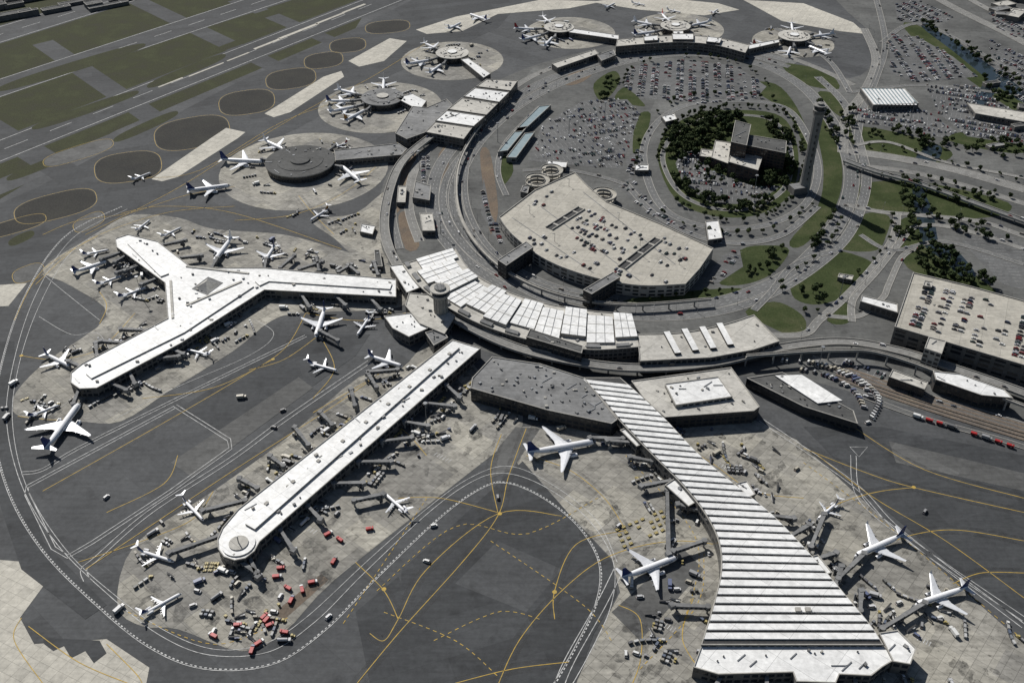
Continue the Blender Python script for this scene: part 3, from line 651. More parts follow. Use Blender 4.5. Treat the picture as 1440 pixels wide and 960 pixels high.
for i in range(12):
    A=S(1213+i*5.2,124.5,8.9);B=S(1231+i*5.2,147,8.9);mb.ribbon([A,B],3,'roofw',8.3)
mb.obj('roof_sheeting')
for p,h,k in [([(1360,145),(1440,158),(1440,172),(1372,160)],7,'roofb'),([(992,312),(1010,310),(1016,335),(996,338)],6,'roofw'),([(840,78),(862,70),(866,78),(846,86)],8,'roofg'),
              ([(770,226),(798,228),(796,236),(768,234)],5,'roofw'),([(893,232),(912,232),(912,240),(893,240)],5,'roofw'),([(584,255),(606,262),(604,282),(580,278)],7,'roofg'),([(590,300),(608,300),(612,325),(594,325)],6,'roofb'),
              ([(930,164),(948,160),(952,168),(936,172)],5,'roofw'),([(508,315),(528,318),(524,330),(506,326)],4,'roofw'),([(526,352),(534,352),(538,375),(528,375)],5,'roofd'),([(560,262),(572,262),(570,285),(558,285)],5,'roofb'),
              ([(1300,395),(1312,397),(1310,404),(1298,402)],21,'roofb'),([(735,262),(745,260),(742,272),(732,270)],6,'roofg'),([(1180,385),(1200,388),(1198,394),(1178,390)],4,'roofb')]:
    building('service_building',p,h,k,'wall',3)
random.seed(21)
def shed(u,v,wx,wy,a,h,k,n=1):
    c=S(u,v);P=[(c.x+(qx*math.cos(a)-qy*math.sin(a))/2,c.y+(qx*math.sin(a)+qy*math.cos(a))/2) for qx,qy in ((-wx,-wy),(wx,-wy),(wx,wy),(-wx,wy))]
    if any(inside(c.x,c.y,B) for B in BLD): return
    building('warehouse',P,h,k,'wall',n,world=True,win=False)
for i in range(110):
    u=random.uniform(1260,1650);v=random.uniform(-55,50)
    if v>(u-1290)*.42-22: continue
    shed(u,v,random.uniform(10,38),random.uniform(8,20),random.choice([.45,.45,-.2,.9]),random.uniform(4,9),random.choice(['roofg','roofb','roofd','roofd','roofg']),2)
for i in range(40):
    u=random.uniform(1385,1600);v=random.uniform(25,210)
    if v<(u-1300)*.72+50 : continue
    shed(u,v,random.uniform(8,24),random.uniform(7,14),random.choice([.3,.3,-.3]),random.uniform(3.5,7),random.choice(['roofg','roofb','roofd','roofd']))
for i in range(90):
    u=random.uniform(-300,250);v=random.uniform(-50,30-u*.12)
    shed(u,v,random.uniform(20,70),random.uniform(8,20),.62,random.uniform(4,8),random.choice(['roofg','roofd','roofd']))
# ------------------------------------------------ aircraft
def loft(mb,secs,kf,cap=True):
    n=len(secs[0])
    for i in range(len(secs)-1):
        a,b_=secs[i],secs[i+1]
        for j in range(n): mb.poly([a[j],a[(j+1)%n],b_[(j+1)%n],b_[j]],kf(i,j) if callable(kf) else kf)
    if cap: mb.poly(list(reversed(secs[0])),kf(0,0) if callable(kf) else kf);mb.poly(secs[-1],kf(len(secs)-2,0) if callable(kf) else kf)
def foil(le,c,y,z,t,vert=False):
    pts=[(0,0),(.12,.5),(.4,.6),(1,0.03),(.4,-.4),(.12,-.35)]
    return [((le-a*c,y,z+b_*t*c) if not vert else (le-a*c,y+b_*t*c,z)) for a,b_ in pts]
def aircraft(name,L,hs,R,fin,reg=False):
    mb=MB();zc=R+1.35*(R/1.9)**.5;x0=L/2;n=16
    st=[(0,.04,-.25),(.008,.28,-.22),(.025,.52,-.15),(.05,.76,-.07),(.085,.95,0),(.12,1,0),(.66,1,0),(.76,.88,.1),(.85,.64,.3),(.93,.38,.5),(.985,.16,.66),(1,.05,.7)]
    secs=[]
    for f,r,zo in st:
        secs.append([(x0-f*L,R*r*math.cos(2*math.pi*j/n),zc+R*zo+R*1.05*r*math.sin(2*math.pi*j/n)) for j in range(n)])
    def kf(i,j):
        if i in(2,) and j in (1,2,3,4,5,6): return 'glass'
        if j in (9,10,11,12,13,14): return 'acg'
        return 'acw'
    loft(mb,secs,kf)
    for s_ in (1,-1):
        z=zc+R*.28;nwin=int(L/1.4)
        for q in range(nwin):
            xa=x0-L*(.13+.55*q/nwin);mb.poly([(xa,s_*R*.985,z-.2),(xa-.8,s_*R*.985,z-.2),(xa-.8,s_*R*.97,z+.25),(xa,s_*R*.97,z+.25)],'dark')
    k=hs/17.0;ck=L/39.5;wz=zc-R*.55
    for s_ in (1,-1):
        if reg: A=[(x0-L*.40,4.6*ck,R*.6,0),(x0-L*.47,3.2*ck,hs*.35,.3),(x0-L*.58,1.3*ck,hs,1.0)]
        else: A=[(x0-L*.33,9.2*ck,R*.5,0),(x0-L*.415,5.6*ck,hs*.35,.5),(x0-L*.60,1.8*ck,hs,1.7)]
        sec=[foil(a,c,s_*y,wz+z,.11) for a,c,y,z in A]
        if not reg: sec.append(foil(x0-L*.625,1.1*ck,s_*(hs+.5),wz+3.2,.09) if L<50 else foil(x0-L*.63,.5*ck,s_*(hs+1.5),wz+2.1,.1))
        if s_<0: sec=[list(reversed(q)) for q in sec]
        loft(mb,sec,'acwing')
        for fy in (.3,.5,.7): mb.box((x0-L*(.35+.26*fy)-4.4*ck*(1-fy)-1.2,s_*hs*fy,wz+fy*1.4-.6),(2.6*ck,.45,.5),'acg')
        if reg: ex,ey,ez,er,el=x0-L*.76,s_*(R+1.0),zc+R*.3,.75,3.4
        else: ex,ey,ez,er,el=x0-L*.345,s_*hs*.31,wz-1.15*ck,1.12*ck,4.2*ck
        nn=12;rr=[(0,.86),(.1,1),(.6,.98),(.95,.7),(1.25,.35)]
        loft(mb,[[(ex-f*el+el*.3,ey+er*q*math.cos(2*math.pi*j/nn),ez+er*q*math.sin(2*math.pi*j/nn)) for j in range(nn)] for f,q in rr],'acg' if fin=='acw' else 'acw',False)
        mb.poly([(ex+el*.3-.15,ey+er*.84*math.cos(2*math.pi*j/nn),ez+er*.84*math.sin(2*math.pi*j/nn)) for j in range(nn)],'dark')
        if not reg: mb.box((ex-el*.4,ey,ez+er*.8),(el*.9,.4,1.0*ck),'acg')
        tz=zc+R*.5 if not reg else zc+R*.7+5.0*ck*1.1
        tx=x0-L*.88 if not reg else x0-L*.93
        sec=[foil(tx,4.0*ck*(.8 if reg else 1),s_*.2,tz,.09),foil(tx-3.3*ck,1.5*ck,s_*6.9*(k if reg else ck)*(.9 if reg else 1),tz+.5,.08)]
        if s_<0: sec=[list(reversed(q)) for q in sec]
        loft(mb,sec,'acwing')
    ft=zc+R*.7+(5.2 if reg else 7.0)*ck
    loft(mb,[foil(x0-L*.80,7.4*ck,0,zc+R*.8,.06,True),foil(x0-L*.855,5.0*ck,0,zc+R*.9+2.0*ck,.08,True),foil(x0-L*.93,2.3*ck,0,ft,.09,True)],lambda i,j:fin)
    mb.cyl((x0-L*.12,0,.5),.15,zc-R-.2,'metal',6)
    for (gx,gy) in [(x0-L*.12,.0),(x0-L*.5,R*1.4),(x0-L*.5,-R*1.4)]:
        mb.cyl((gx,gy-.4,.55*ck),.55*ck,.8,'tyre',10,axis='y')
        if gy: mb.cyl((gx,gy,.5),.2,zc-R*.6-.5,'metal',6)
    return mb.mesh(name)
fins={'b':'blue','w':'acw','r':'red','g':'tanfin'}
AC={}
def getac(t,f):
    if (t,f) not in AC:
        AC[(t,f)]={'n':lambda:aircraft('airliner',39.5,17,1.95,fins[f]),'w':lambda:aircraft('wide_body_airliner',60,27,2.75,fins[f]),'r':lambda:aircraft('regional_jet',29,10.5,1.2,fins[f],True)}[t]()
    return AC[(t,f)]
PL={'n':39.5,'w':60,'r':29};PNAME={'n':'airliner','w':'wide_body_airliner','r':'regional_jet'}
def plane(nx,ny,tx,ty,f='b',gate=None,t=None):
    A=S(nx,ny,3.4);B=S(tx,ty,4.5);L=(A-B).length
    if t is None: t='w' if L>50 else ('n' if L>31 else 'r')
    sc=max(.86,min(1.16,L/PL[t]));c=(A+B)/2;rot=math.atan2(A.y-B.y,A.x-B.x)
    inst(PNAME[t],getac(t,f),(c.x,c.y,.12),rot,sc);PLANES.append((c.x,c.y,PL[t]*sc*.5))
    if gate:
        e=Vector((math.cos(rot),math.sin(rot),0));n_=Vector((-e.y,e.x,0))
        door=A-e*5.5*sc+n_*(2.0 if t!='w' else 3)*sc
        if (S(*gate,5)-door).length<8: door=A-e*3
        jetbridge(S(*gate,5),door)
def jetbridge(A,B):
    mb=MB();d=Vector((B.x-A.x,B.y-A.y,0));L=d.length
    if L<6: return
    rot=math.atan2(d.y,d.x);e=d/L
    mb.cyl((A.x,A.y,0),.7,4.4,'conc',8);mb.cyl((A.x,A.y,4.2),2.0,3.2,'metal',14,kt='roofg')
    m1=A+e*L*.30;mb.box((m1.x,m1.y,4.5),(L*.55,2.3,2.5),'metal',rot,kt='roofg')
    m2=A+e*L*.72;mb.box((m2.x,m2.y,4.2),(L*.5,2.8,2.9),'metal',rot,kt='roofg')
    for q in range(int(L/3)):
        p=A+e*(q*3+1.5);mb.box((p.x,p.y,4.8),(1.6,2.92,1.1),'glass',rot)
    p=A+e*(L-1.0);mb.box((p.x,p.y,4.0),(3.4,3.8,3.4),'metal',rot+.5,kt='roofg')
    p=A+e*L*.82;n_=Vector((-e.y,e.x,0))
    for s_ in (1.6,-1.6):
        q=p+n_*s_;mb.cyl((q.x,q.y,.1),.3,4.2,'metal',6);mb.cyl((q.x,q.y-.3,.6),.6,.6,'tyre',8,axis='y')
    q=p+n_*3;mb.box((q.x,q.y,0.1),(5,1.1,4.3),'metal',rot,tx=.25)
    mb.obj('jet_bridge')
for a in [(838,621,740,637,'b',(876,618)),(953,783,873,812,'b',(938,690)),(1150,728,1180,702,'b',(1140,770)),(1202,782,1272,750,'b',(1178,815)),(1287,850,1362,824,'b',(1240,885)),
  (538,690,574,720,'b',(498,705)),(286,730,256,698,'b',(345,705)),(244,788,192,770,'b',(308,755)),(255,832,197,862,'b',None),(475,520,432,507,'b',None),(565,514,518,498,'b',None),
  (444,474,457,432,'b',(475,480)),(502,470,520,442,'b',None),(100,515,62,495,'b',(120,520)),(113,567,62,634,'b',(112,548)),(264,490,294,496,'b',None),(76,570,46,580,'b',None,'r'),
  (150,350,118,355,'b',None),(150,367,103,381,'b',(182,352)),(172,386,134,398,'b',(200,372)),(208,402,165,416,'b',(228,390)),(210,308,190,322,'w',None,'r'),(255,318,225,331,'w',None),
  (300,370,327,332,'w',(298,378)),(370,370,386,344,'b',(372,380)),(326,261,261,268,'b',None),(210,242,186,250,'w',None,'r'),(436,309,462,291,'g',None),
  (660,20,685,28,'b'),(648,32,630,40,'w'),(865,4,850,10,'w'),(905,6,890,2,'w'),(955,16,940,12,'w'),(1010,12,1000,18,'r'),
  (372,228,310,224,'b',(388,228)),(402,212,370,196,'w',(400,218)),(480,234,508,256,'w',(462,232)),(466,208,488,198,'r',(458,216))]:
    plane(*a)
def radial(i,angs,t='n',fc='bwrw'):
    x,y,R=sats[i]
    for q,a in enumerate(angs):
        a=math.radians(a);L=PL[t];px,py=x+(R+7+L/2)*math.cos(a),y+(R+7+L/2)*math.sin(a)
        f=fc[q%len(fc)];inst(PNAME[t],getac(t,f),(px,py,.12),a+math.pi,random.uniform(.9,1.02));PLANES.append((px,py,L*.5))
        na=a+.1;jetbridge(Vector((x+R*math.cos(na),y+R*math.sin(na),5)),Vector((x+(R+13)*math.cos(a+.14),y+(R+13)*math.sin(a+.14),5)))
radial(1,[95,150,180,208,236],'n','wwbwgw')
radial(2,[130,205,245],'n','wbw');radial(3,[110,170,215,250],'n','wrbw');radial(4,[30,100,150,200],'n','wrwb');radial(5,[20,80,200,250,300],'n','wbrw')
for (a,b_,n,s_,z) in [((345,705),(575,510),7,1,5),((372,762),(640,530),8,-1,5),((135,546),(250,482),4,-1,5),((120,512),(225,458),3,1,5),((380,378),(545,390),6,1,5),((400,412),(545,420),3,-1,5),
        ((1060,712),(1225,880),5,-1,5),((990,700),(1000,880),4,1,5),((880,610),(960,690),3,1,5),((175,350),(228,396),3,-1,5),((215,338),(262,374),2,1,5),((985,945),(1230,945),4,1,5),((320,785),(360,778),2,1,5)]:
    A=S(*a,z);B=S(*b_,z);d=(B-A);e=d.normalized();n_=Vector((-e.y,e.x,0));c=(A+B)/2
    for sg in (1,-1):
        q=c+n_*sg*14
        if not any(inside(q.x,q.y,P) for P in BLD): n_=n_*sg;break
    for i in range(n):
        p=A+d*((i+.5)/n);ang=random.uniform(-.8,.8);v=n_*math.cos(ang)+e*math.sin(ang);q=p+v*random.uniform(18,27)
        if any(math.hypot(q.x-X,q.y-Y)<r*.8 for X,Y,r in PLANES): continue
        jetbridge(p+n_*1.5,q)
# ------------------------------------------------ vehicles
def wheels(mb,L,W,r=.34,xs=None):
    for x in (xs or (L*.32,-L*.32)):
        for y in (W/2-.12,-W/2-.02): mb.cyl((x,y,r),r,.16,'tyre',8,axis='y')
def car_mesh(nm,L=4.6,W=1.85,H1=.8,H2=1.45,van=False,k='paint'):
    mb=MB();mb.box((0,0,.28),(L,W,H1-.28),k,0,.96,.93)
    a=L*(.8 if van else .56);mb.box((-L*(.06 if van else .05),0,H1-.01),(a,W*.9,H2-H1),'glass',0,.84 if van else .66,.82,kt=k)
    mb.box((-L*(.06 if van else .05),0,H2-.06),(a*(.83 if van else .64),W*.74,.1),k)
    mb.box((L*.49,0,.5),(.08,W*.8,.14),'metal');mb.box((-L*.49,0,.5),(.08,W*.8,.14),'red');wheels(mb,L,W);return mb.mesh(nm)
cars=[car_mesh('car'),car_mesh('car',4.9,1.95,1.0,1.75,True),car_mesh('car',4.3,1.8,.85,1.5)]
def truck(nm,L,W,Hh,cab='gse',box='gse',tank=False):
    mb=MB();mb.box((0,0,.55),(L,W*.85,.35),'dark');mb.box((L*.39,0,.7),(L*.2,W,1.7),cab,0,.85,.95);mb.box((L*.44,0,1.5),(L*.12,W*.9,.7),'glass')
    if tank: mb.cyl((-L*.45,0,1.9),1.05,L*.7,'gse',12,axis='x')
    else: mb.box((-L*.13,0,.9),(L*.68,W,Hh),box)
    wheels(mb,L,W,.5,(L*.36,-L*.2,-L*.34));return mb.mesh(nm)
def cart():
    mb=MB();mb.box((0,0,.4),(2.9,1.5,.15),'dark');mb.box((0,0,1.75),(2.9,1.5,.12),'cartmix')
    for x in (-1.4,1.4): mb.box((x,0,.5),(.1,1.5,1.3),'cartmix')
    mb.box((0,0,.55),(2.3,1.2,.8),'cartmix');mb.box((1.75,0,.35),(.8,.1,.08),'dark');wheels(mb,2.9,1.5,.25);return mb.mesh('baggage_cart')
def tug(k='gse'):
    mb=MB();mb.box((0,0,.3),(3.0,1.5,.7),k,0,.92,.95);mb.box((-.5,0,1.0),(1.1,1.3,.35),'dark');mb.box((-.5,0,1.95),(1.4,1.4,.1),k)
    for x in (-1.1,.1):
        for y in (-.6,.6): mb.box((x,y,1.0),(.08,.08,.95),'dark')
    wheels(mb,3,1.5,.38);return mb.mesh('baggage_tug')
def loader():
    mb=MB();mb.box((0,0,.4),(7,1.4,.5),'gse');mb.faces([(-3.5,-.5,1.0),(4.2,-.5,2.6),(4.2,.5,2.6),(-3.5,.5,1.0),(-3.5,-.5,.8),(4.2,-.5,2.3),(4.2,.5,2.3),(-3.5,.5,.8)],[(0,1,2,3),(4,5,1,0),(3,2,6,7),(7,6,5,4),(1,5,6,2),(0,3,7,4)],'dark')
    mb.box((1.8,-.9,.9),(1.2,.6,.9),'gse');wheels(mb,7,1.5,.4);return mb.mesh('belt_loader')
def uld(k='yel'):
    mb=MB();mb.box((0,0,.5),(3.0,1.9,.18),k);mb.box((0,0,.35),(2.4,.2,.15),'dark')
    for x in (-1.2,0,1.2): mb.box((x,0,.69),(.3,1.8,.08),'dark')
    wheels(mb,3,1.8,.25);return mb.mesh('cargo_dolly')
def uld2():
    mb=MB();mb.box((0,0,.5),(2.2,1.6,1.5),'cartmix',0,.9,1);mb.box((0,0,.3),(2.6,1.7,.2),'dark');wheels(mb,2.6,1.7,.25);return mb.mesh('cargo_container')
G={'car':cars,'van':[car_mesh('van',5.2,2.0,1.1,2.1,True,'gse')],'catering_truck':[truck('catering_truck',8,2.4,2.4)],'fuel_truck':[truck('fuel_truck',9,2.4,0,tank=True)],'baggage_cart':[cart()],'baggage_tug':[tug(),tug(),tug('yel')],
   'belt_loader':[loader()],'cargo_dolly':[uld()],'cargo_container':[uld2()],'red_service_truck':[truck('red_service_truck',5.5,2.1,1.4,cab='red',box='red'),truck('red_service_truck',6.5,2.2,1.6,cab='gse',box='red')]}
def put(nm,x,y,rot,z=.24,sc=1): inst(nm,random.choice(G[nm]),(x,y,z),rot,sc)
def blocked(x,y):
    for P in BLD:
        if abs(P[0][0]-x)<300 and abs(P[0][1]-y)<400 and inside(x,y,P): return True
    return any(math.hypot(x-X,y-Y)<r*.42 for X,Y,r in PLANES)
random.seed(5)
def cluster(x,y,base):
    kind=random.random();n=random.choice([1,2,2,3,3,4,5]);r=base+random.choice([0,math.pi/2,random.uniform(0,3)])+random.uniform(-.2,.2)
    e=(math.cos(r),math.sin(r));curve=random.uniform(-.12,.12)
    if kind<.34: seq=['baggage_tug']+['baggage_cart']*n;sp_=3.8
    elif kind<.46: seq=['cargo_container']*n;sp_=3.1
    elif kind<.49: seq=['cargo_dolly']*n;sp_=3.6
    elif kind<.61: seq=['belt_loader'];sp_=8
    elif kind<.68: seq=['catering_truck'];sp_=9
    elif kind<.80: seq=['baggage_tug'];sp_=4
    elif kind<.96: seq=['van'];sp_=7
    else: seq=['fuel_truck'];sp_=10
    rows=random.choice([1,1,1,2,3]) if .3<kind<.49 else 1
    for rr in range(rows):
        px,py,ra=x-e[1]*3*rr,y+e[0]*3*rr,r
        for s_ in seq:
            if not blocked(px,py): put(s_,px,py,ra+random.uniform(-.05,.05))
            px-=math.cos(ra)*sp_;py-=math.sin(ra)*sp_;ra+=curve
def scatter_line(a,b_,n,spread):
    A=S(*a);B=S(*b_)
    for i in range(n):
        p=A.lerp(B,random.random());x=p.x+random.gauss(0,spread);y=p.y+random.gauss(0,spread)
        if not blocked(x,y): cluster(x,y,math.atan2(B.y-A.y,B.x-A.x))
for a in [((320,720),(570,515),40,7),((385,775),(660,540),48,9),((290,800),(390,830),22,10),((140,560),(370,440),42,8),((100,500),(225,455),16,7),((250,320),(540,385),34,7),((170,360),(225,430),14,7),((390,430),(560,440),14,5),
 ((880,640),(970,720),18,9),((960,780),(930,930),32,11),((1040,660),(1130,770),22,8),((1130,770),(1300,910),34,10),((980,610),(1080,660),22,9),((1000,960),(1330,960),20,9),((560,620),(640,600),12,8),((420,290),(520,330),10,7),
 ((700,580),(860,620),8,6),((40,560),(100,580),10,8),((260,870),(400,880),18,8),((560,480),(640,440),8,5),((190,740),(330,850),14,12),((1200,830),(1420,900),10,12)]: scatter_line(*a)
for (x,y,R) in sats:
    for i in range(26 if R>30 else 18):
        a=random.uniform(0,6.28);r=R+random.uniform(6,34)
        if not blocked(x+r*math.cos(a),y+r*math.sin(a)): cluster(x+r*math.cos(a),y+r*math.sin(a),a)
A=S(868,745)
for i in range(8):
    for j in range(4):
        if random.random()<.7: put('cargo_dolly',A.x+i*4.6+j*1.2,A.y-j*5.0+i*2.4,.5+random.uniform(-.08,.08))
for (x,y) in [(395,800),(405,828),(462,752),(478,760),(376,872),(400,890),(355,915),(335,880),(470,790),(425,830),(390,812),(300,895),(410,845),(365,905),(520,745),(440,820),(380,880),(372,868)]:
    p=S(x,y)
    if not blocked(p.x,p.y): put('red_service_truck',p.x,p.y,random.uniform(0,3))
for i,(q,an) in enumerate(resample(SP([(1290,588),(1340,603),(1400,622),(1460,642)]),8.5)):
    if i%5!=4: put('red_service_truck' if i%3 else 'catering_truck',q.x,q.y,an,.64)
for ln,pr in [([(1100,508),(1150,512),(1200,530),(1235,560),(1225,590)],.9),([(1120,520),(1160,528),(1200,550),(1215,575)],.7),([(1125,512),(1170,520),(1215,545),(1228,572)],.6)]:
    for q,an in resample(cat([tuple(v) for v in SP(ln)],6),3.6):
        if random.random()<pr: put('van',q.x,q.y,an+1.2,.6)
for (x,y) in [(600,790),(462,868),(385,602),(398,578),(880,920),(870,740),(10,588),(250,355),(900,840),(168,858),(1340,890),(20,540),(610,740),(1300,720),(980,735),(700,700),(340,560),(150,700),(1120,660),(1220,595),(540,590)]:
    p=S(x,y);put(random.choice(['van','catering_truck','van','van']),p.x,p.y,random.uniform(0,3))
# ------------------------------------------------ car parks
def lot(px,dira,dirb,fill,z=0.,k='lot',lines=True,step=16.5,sheet_=True,zs=.14,nm='car_park'):
    P=ccw([tuple(q)[:2] for q in SP(px,z)]);mb=MB()
    if sheet_: mb.poly([(*q,z+zs) for q in P],k)
    A=S(*dira,z);B=S(*dirb,z);a=math.atan2(B.y-A.y,B.x-A.x);e=Vector((math.cos(a),math.sin(a)));n_=Vector((-e.y,e.x))
    c=Vector((sum(q[0] for q in P)/len(P),sum(q[1] for q in P)/len(P)))
    R=max((Vector(q)-c).length for q in P);nr=int(R/step)+1;ns=int(R/2.7)+1
    for r in range(-nr,nr+1):
        dens=fill*random.uniform(.6,1.2)
        for sub in (-2.6,2.6):
            for s_ in range(-ns,ns+1):
                q=c+n_*(r*step+sub)+e*(s_*2.7)
                if not inside(q.x,q.y,P): continue
                if z and any(inside(q.x,q.y,B_) for B_ in SLOTS): continue
                if s_%17==0 and r%2==0: continue
                if lines and s_%2==0:
                    L0=q+e*1.35-n_*2.3;L1=q+e*1.35+n_*2.3;mb.ribbon([(L0.x,L0.y,0),(L1.x,L1.y,0)],.16,'white',z+zs+.02)
                cl=math.sin(q.x*.045+r)*math.cos(q.y*.038+r*.5)
                if random.random()<dens*(.75+.55*cl) and not any(inside(q.x,q.y,Bp) for Bp in (BLD if z==0 else [])):
                    inst('parked_car',random.choice(cars),(q.x+random.gauss(0,.1),q.y+random.gauss(0,.15),z+zs+.02),a+math.pi/2*(1 if sub>0 else -1)+random.gauss(0,.02))
    if mb.f: mb.obj(nm)
for i,a in enumerate([([(884,94),(960,84),(1035,93),(1078,122),(1062,140),(995,146),(900,138),(876,120)],(920,90),(915,140),.8),
 ([(762,176),(820,142),(882,140),(900,160),(884,205),(874,238),(800,232),(742,226)],(760,225),(880,205),.62),
 ([(886,250),(915,285),(975,318),(1040,330),(1000,340),(925,312),(868,262)],(900,270),(1000,325),.35),
 ([(960,205),(985,212),(1000,240),(1060,262),(1098,262),(1060,288),(1000,286),(962,262),(950,230)],(960,260),(1080,270),.7),
 ([(1250,48),(1290,52),(1340,80),(1375,108),(1290,116),(1252,104)],(1255,60),(1290,110),.75),
 ([(1200,152),(1230,152),(1300,155),(1345,185),(1330,195),(1240,178),(1205,172)],(1210,160),(1330,175),.85),
 ([(1300,118),(1370,122),(1440,168),(1480,210),(1360,192),(1320,160)],(1310,130),(1440,150),.9),
 ([(1375,325),(1420,330),(1460,362),(1460,412),(1410,400),(1352,340)],(1375,325),(1420,400),.0),
 ([(1440,335),(1560,350),(1560,400),(1480,385)],(1375,325),(1420,400),.3),([(1015,360),(1040,350),(1045,375),(1010,398),(990,398)],(1010,395),(1040,355),.3),
 ([(1390,55),(1500,110),(1560,180),(1460,160),(1400,110)],(1400,60),(1500,110),.8),([(590,225),(606,215),(600,250),(606,340),(592,300)],(592,240),(592,330),.7),([(1160,505),(1200,500),(1250,520),(1240,540),(1200,525)],(1160,505),(1240,535),.5),
 ([(905,205),(900,235),(885,250),(880,225)],(905,205),(885,250),.5),([(680,250),(690,300),(712,345),(700,340),(676,300)],(680,250),(700,330),.5),
 ([(1290,0),(1340,25),(1330,32),(1262,30),(1258,5)],(1290,0),(1340,25),.7),([(1390,15),(1440,30),(1500,60),(1480,75),(1400,40)],(1390,15),(1440,40),.7)]):
    lot(*a,zs=.142+.0015*i)
lot([(800,318),(832,290),(880,312),(930,336),(880,370),(820,348)],(760,330),(880,390),.5,12,sheet_=False,zs=.03,step=16,nm='garage_deck_bay_lines')
lot([(730,318),(790,345),(860,375),(950,390),(940,398),(850,385),(770,358),(724,326)],(760,330),(880,390),.3,12,sheet_=False,zs=.03,step=16,nm='garage_deck_bay_lines')
lot([(745,285),(790,262),(800,275),(760,305)],(760,330),(880,390),.15,12,sheet_=False,zs=.03,step=16,nm='garage_deck_bay_lines')
lot([(935,332),(985,355),(960,385),(915,370)],(760,330),(880,390),.08,12,sheet_=False,zs=.03,step=16,nm='garage_deck_bay_lines')
lot([(1290,398),(1330,405),(1440,432),(1440,505),(1350,480),(1275,455)],(1300,400),(1280,450),.55,18,sheet_=False,zs=.03,nm='garage_deck_bay_lines')
random.seed(9)
for p,wm,lanes in ROADS:
    if wm<5: continue
    lw=wm/lanes
    for q,an in resample(p,11):
        if random.random()<.22:
            l=random.randrange(lanes);o=-wm/2+(l+.5)*lw;v=q+Vector((-math.sin(an),math.cos(an),0))*o
            inst('car',random.choice(cars),(v.x,v.y,q.z+.03),an)
# ------------------------------------------------ trees
def tree_mesh(seed,hh=9,cr=3.6):
    rd=random.Random(seed);mb=MB();mb.cyl((0,0,0),.32,hh*.5,'bark',6,.16)
    lobes=[]
    for i in range(9):
        a=rd.uniform(0,6.28);r=cr*rd.uniform(.2,.75);lobes.append((r*math.cos(a),r*math.sin(a),hh*rd.uniform(.42,.85),cr*rd.uniform(.3,.55)))
        e=lobes[-1];mb.faces([(0,-.08,hh*.35),(0,.08,hh*.35),(e[0],e[1],e[2])],[(0,1,2)],'bark')
    for (x,y,z,r) in lobes:
        for q in range(46):
            u=rd.uniform(-1,1);t=rd.uniform(0,6.28);s_=math.sqrt(1-u*u);rr=r*rd.uniform(.7,1.12)
            c=Vector((x+rr*s_*math.cos(t),y+rr*s_*math.sin(t),z+rr*u*.85))
            nn=Vector((s_*math.cos(t)+rd.gauss(0,.5),s_*math.sin(t)+rd.gauss(0,.5),u+rd.gauss(0,.5))).normalized()
            a=nn.orthogonal().normalized()*rd.uniform(.35,.7);b_=nn.cross(a)
            mb.poly([c-a-b_*.6,c+a-b_,c+a*.8+b_,c-a+b_*.8],'leaf')
    return mb.mesh('deciduous_tree')
TR=[tree_mesh(i,7.5+i*.5,2.9+.25*i) for i in range(5)]
def trees_in(px,n,smin=.6,smax=1.15):
    P=SP(cat(px,3,True));xs=[p.x for p in P];ys=[p.y for p in P];c=0;t=0
    while c<n and t<n*30:
        t+=1;x=random.uniform(min(xs),max(xs));y=random.uniform(min(ys),max(ys))
        if inside(x,y,P) and not any(inside(x,y,B) for B in BLD):
            inst('deciduous_tree',random.choice(TR),(x,y,0),random.uniform(0,6.3),random.uniform(smin,smax));c+=1
def trees_line(px,step,jit=1.5,p=.7,s=(.5,.9)):
    for q,an in resample(SP(cat(px,6)),step):
        if random.random()<p: inst('deciduous_tree',random.choice(TR),(q.x+random.gauss(0,jit),q.y+random.gauss(0,jit),0),random.uniform(0,6.3),random.uniform(*s))
trees_in([(938,215),(950,182),(1000,162),(1040,165),(1028,190),(1000,205),(985,215),(955,232)],130,.8,1.5)
trees_in([(1075,168),(1110,190),(1120,240),(1105,268),(1104,230),(1085,195)],50,.7,1.3)
trees_in([(940,240),(960,270),(1000,295),(1060,298),(1110,270),(1060,282),(1000,278)],70,.6,1.1)
trees_in([(1040,242),(1112,232),(1108,262),(1060,262)],34,.7,1.2);trees_in([(975,225),(1030,238),(1070,262),(1000,262)],30,.5,1.0)
trees_in([(1285,352),(1330,350),(1362,378),(1395,405),(1300,388)],70,.6,1.2);trees_in([(1265,255),(1290,262),(1300,300),(1270,298)],26)
trees_in([(1300,262),(1330,264),(1400,282),(1320,285)],16);trees_in([(1120,395),(1150,400),(1160,425),(1125,418)],6)
trees_in([(1140,345),(1160,315),(1172,300),(1165,325),(1145,352)],14);trees_in([(1050,385),(1085,350),(1100,352),(1080,385)],12);trees_in([(1145,145),(1160,150),(1180,200),(1165,195)],24)
trees_in([(1180,155),(1200,150),(1205,190),(1190,200)],10);trees_in([(1255,182),(1330,200),(1330,215),(1280,205)],26);trees_in([(1300,40),(1330,45),(1440,118),(1440,128)],50)
trees_in([(1380,110),(1440,135),(1440,160),(1390,140)],20);trees_in([(840,130),(862,108),(870,118),(850,142)],14);trees_in([(1330,195),(1440,200),(1440,225),(1360,215)],26)
trees_in([(1190,165),(1185,175),(1240,190),(1230,200)],10);trees_in([(1300,300),(1340,330),(1440,345),(1380,318)],18);trees_in([(1262,312),(1300,310),(1308,340),(1262,348)],18)
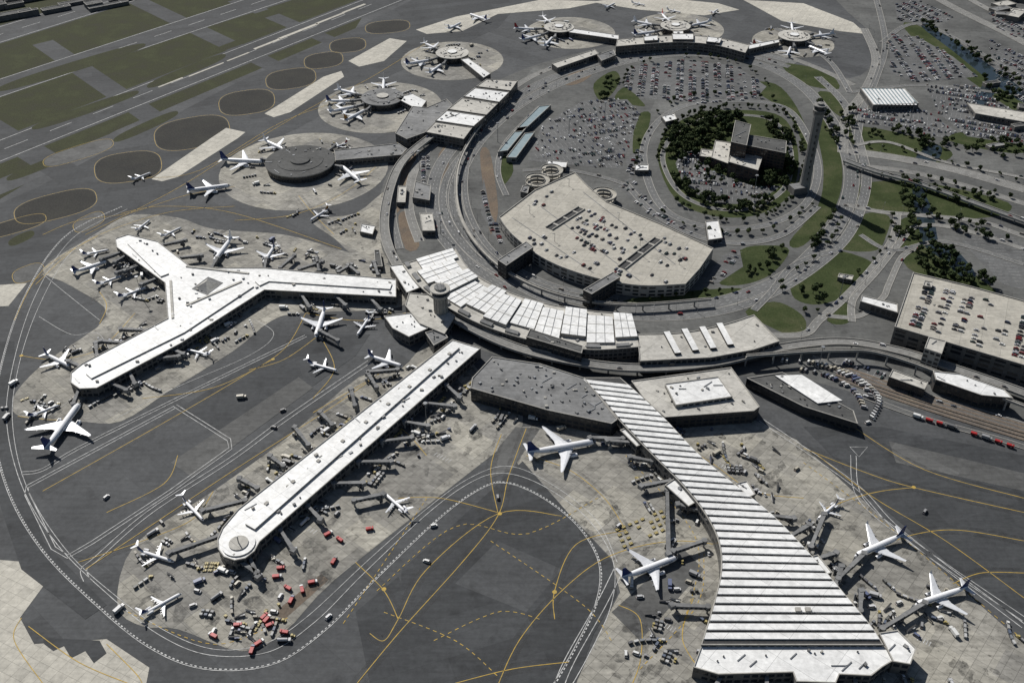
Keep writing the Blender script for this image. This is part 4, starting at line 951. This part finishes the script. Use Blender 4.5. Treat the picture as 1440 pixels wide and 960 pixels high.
trees_line([(925,225),(938,185),(975,160),(1030,152),(1095,157),(1122,190),(1130,235),(1114,280),(1062,308),(1000,308),(945,283)],8,1.5,.85)
trees_line([(892,235),(905,180),(955,142),(1030,134),(1105,143)],15);trees_line([(1140,290),(1080,326),(990,326),(930,300)],14)
trees_line([(1185,300),(1165,345),(1110,392)],15);trees_line([(1215,250),(1300,252),(1420,278)],14);trees_line([(1100,400),(1105,420),(1135,440),(1190,430)],12)
trees_line([(870,428),(960,416),(1040,405),(1090,385)],14,1.2,.7,(.4,.7));trees_line([(1255,305),(1245,345),(1200,395)],16);trees_line([(1200,205),(1280,215),(1350,232),(1440,258)],18)
trees_line([(875,125),(890,95),(960,80),(1040,90),(1085,125)],14,1.5,.7,(.5,.8))
# ------------------------------------------------ lamps
mb=MB();mb.cyl((0,0,0),.35,24,'metal',6,.2);mb.cyl((0,0,24),1.6,.5,'metal',10)
for i in range(6): mb.box((1.5*math.cos(i*1.05),1.5*math.sin(i*1.05),23.5),(.7,.7,.5),'conc')
FM=mb.mesh('floodlight_mast')
mb=MB();mb.cyl((0,0,0),.16,10,'metal',6,.09);mb.box((1.1,0,9.9),(2.2,.14,.14),'metal');mb.box((2.2,0,9.8),(.9,.35,.18),'conc');mb.cyl((0,0,0),.4,.7,'conc',8);SLm=mb.mesh('street_lamp')
for (x,y) in [(560,560),(480,630),(420,680),(600,600),(900,110),(960,105),(1020,110),(850,170),(800,190),(920,130),(1290,80),(1320,95),(1230,165),(1280,170),(1370,150),(1000,270),(1060,275),(960,250),(1100,770),(1160,860),(940,660),(200,420),(300,450),(450,385),(1180,420),(1150,520),(590,240),(620,330),(700,200),(1060,300)]:
    p=S(x,y)
    if not blocked(p.x,p.y): inst('floodlight_mast',FM,p)
for i in (0,2,6,8,9,10,16,18):
    p,wm,l=ROADS[i]
    for q,an in resample(p,38):
        n_=Vector((-math.sin(an),math.cos(an),0))*(wm/2+1.2);inst('street_lamp',SLm,(q.x+n_.x,q.y+n_.y,0),an-math.pi/2)
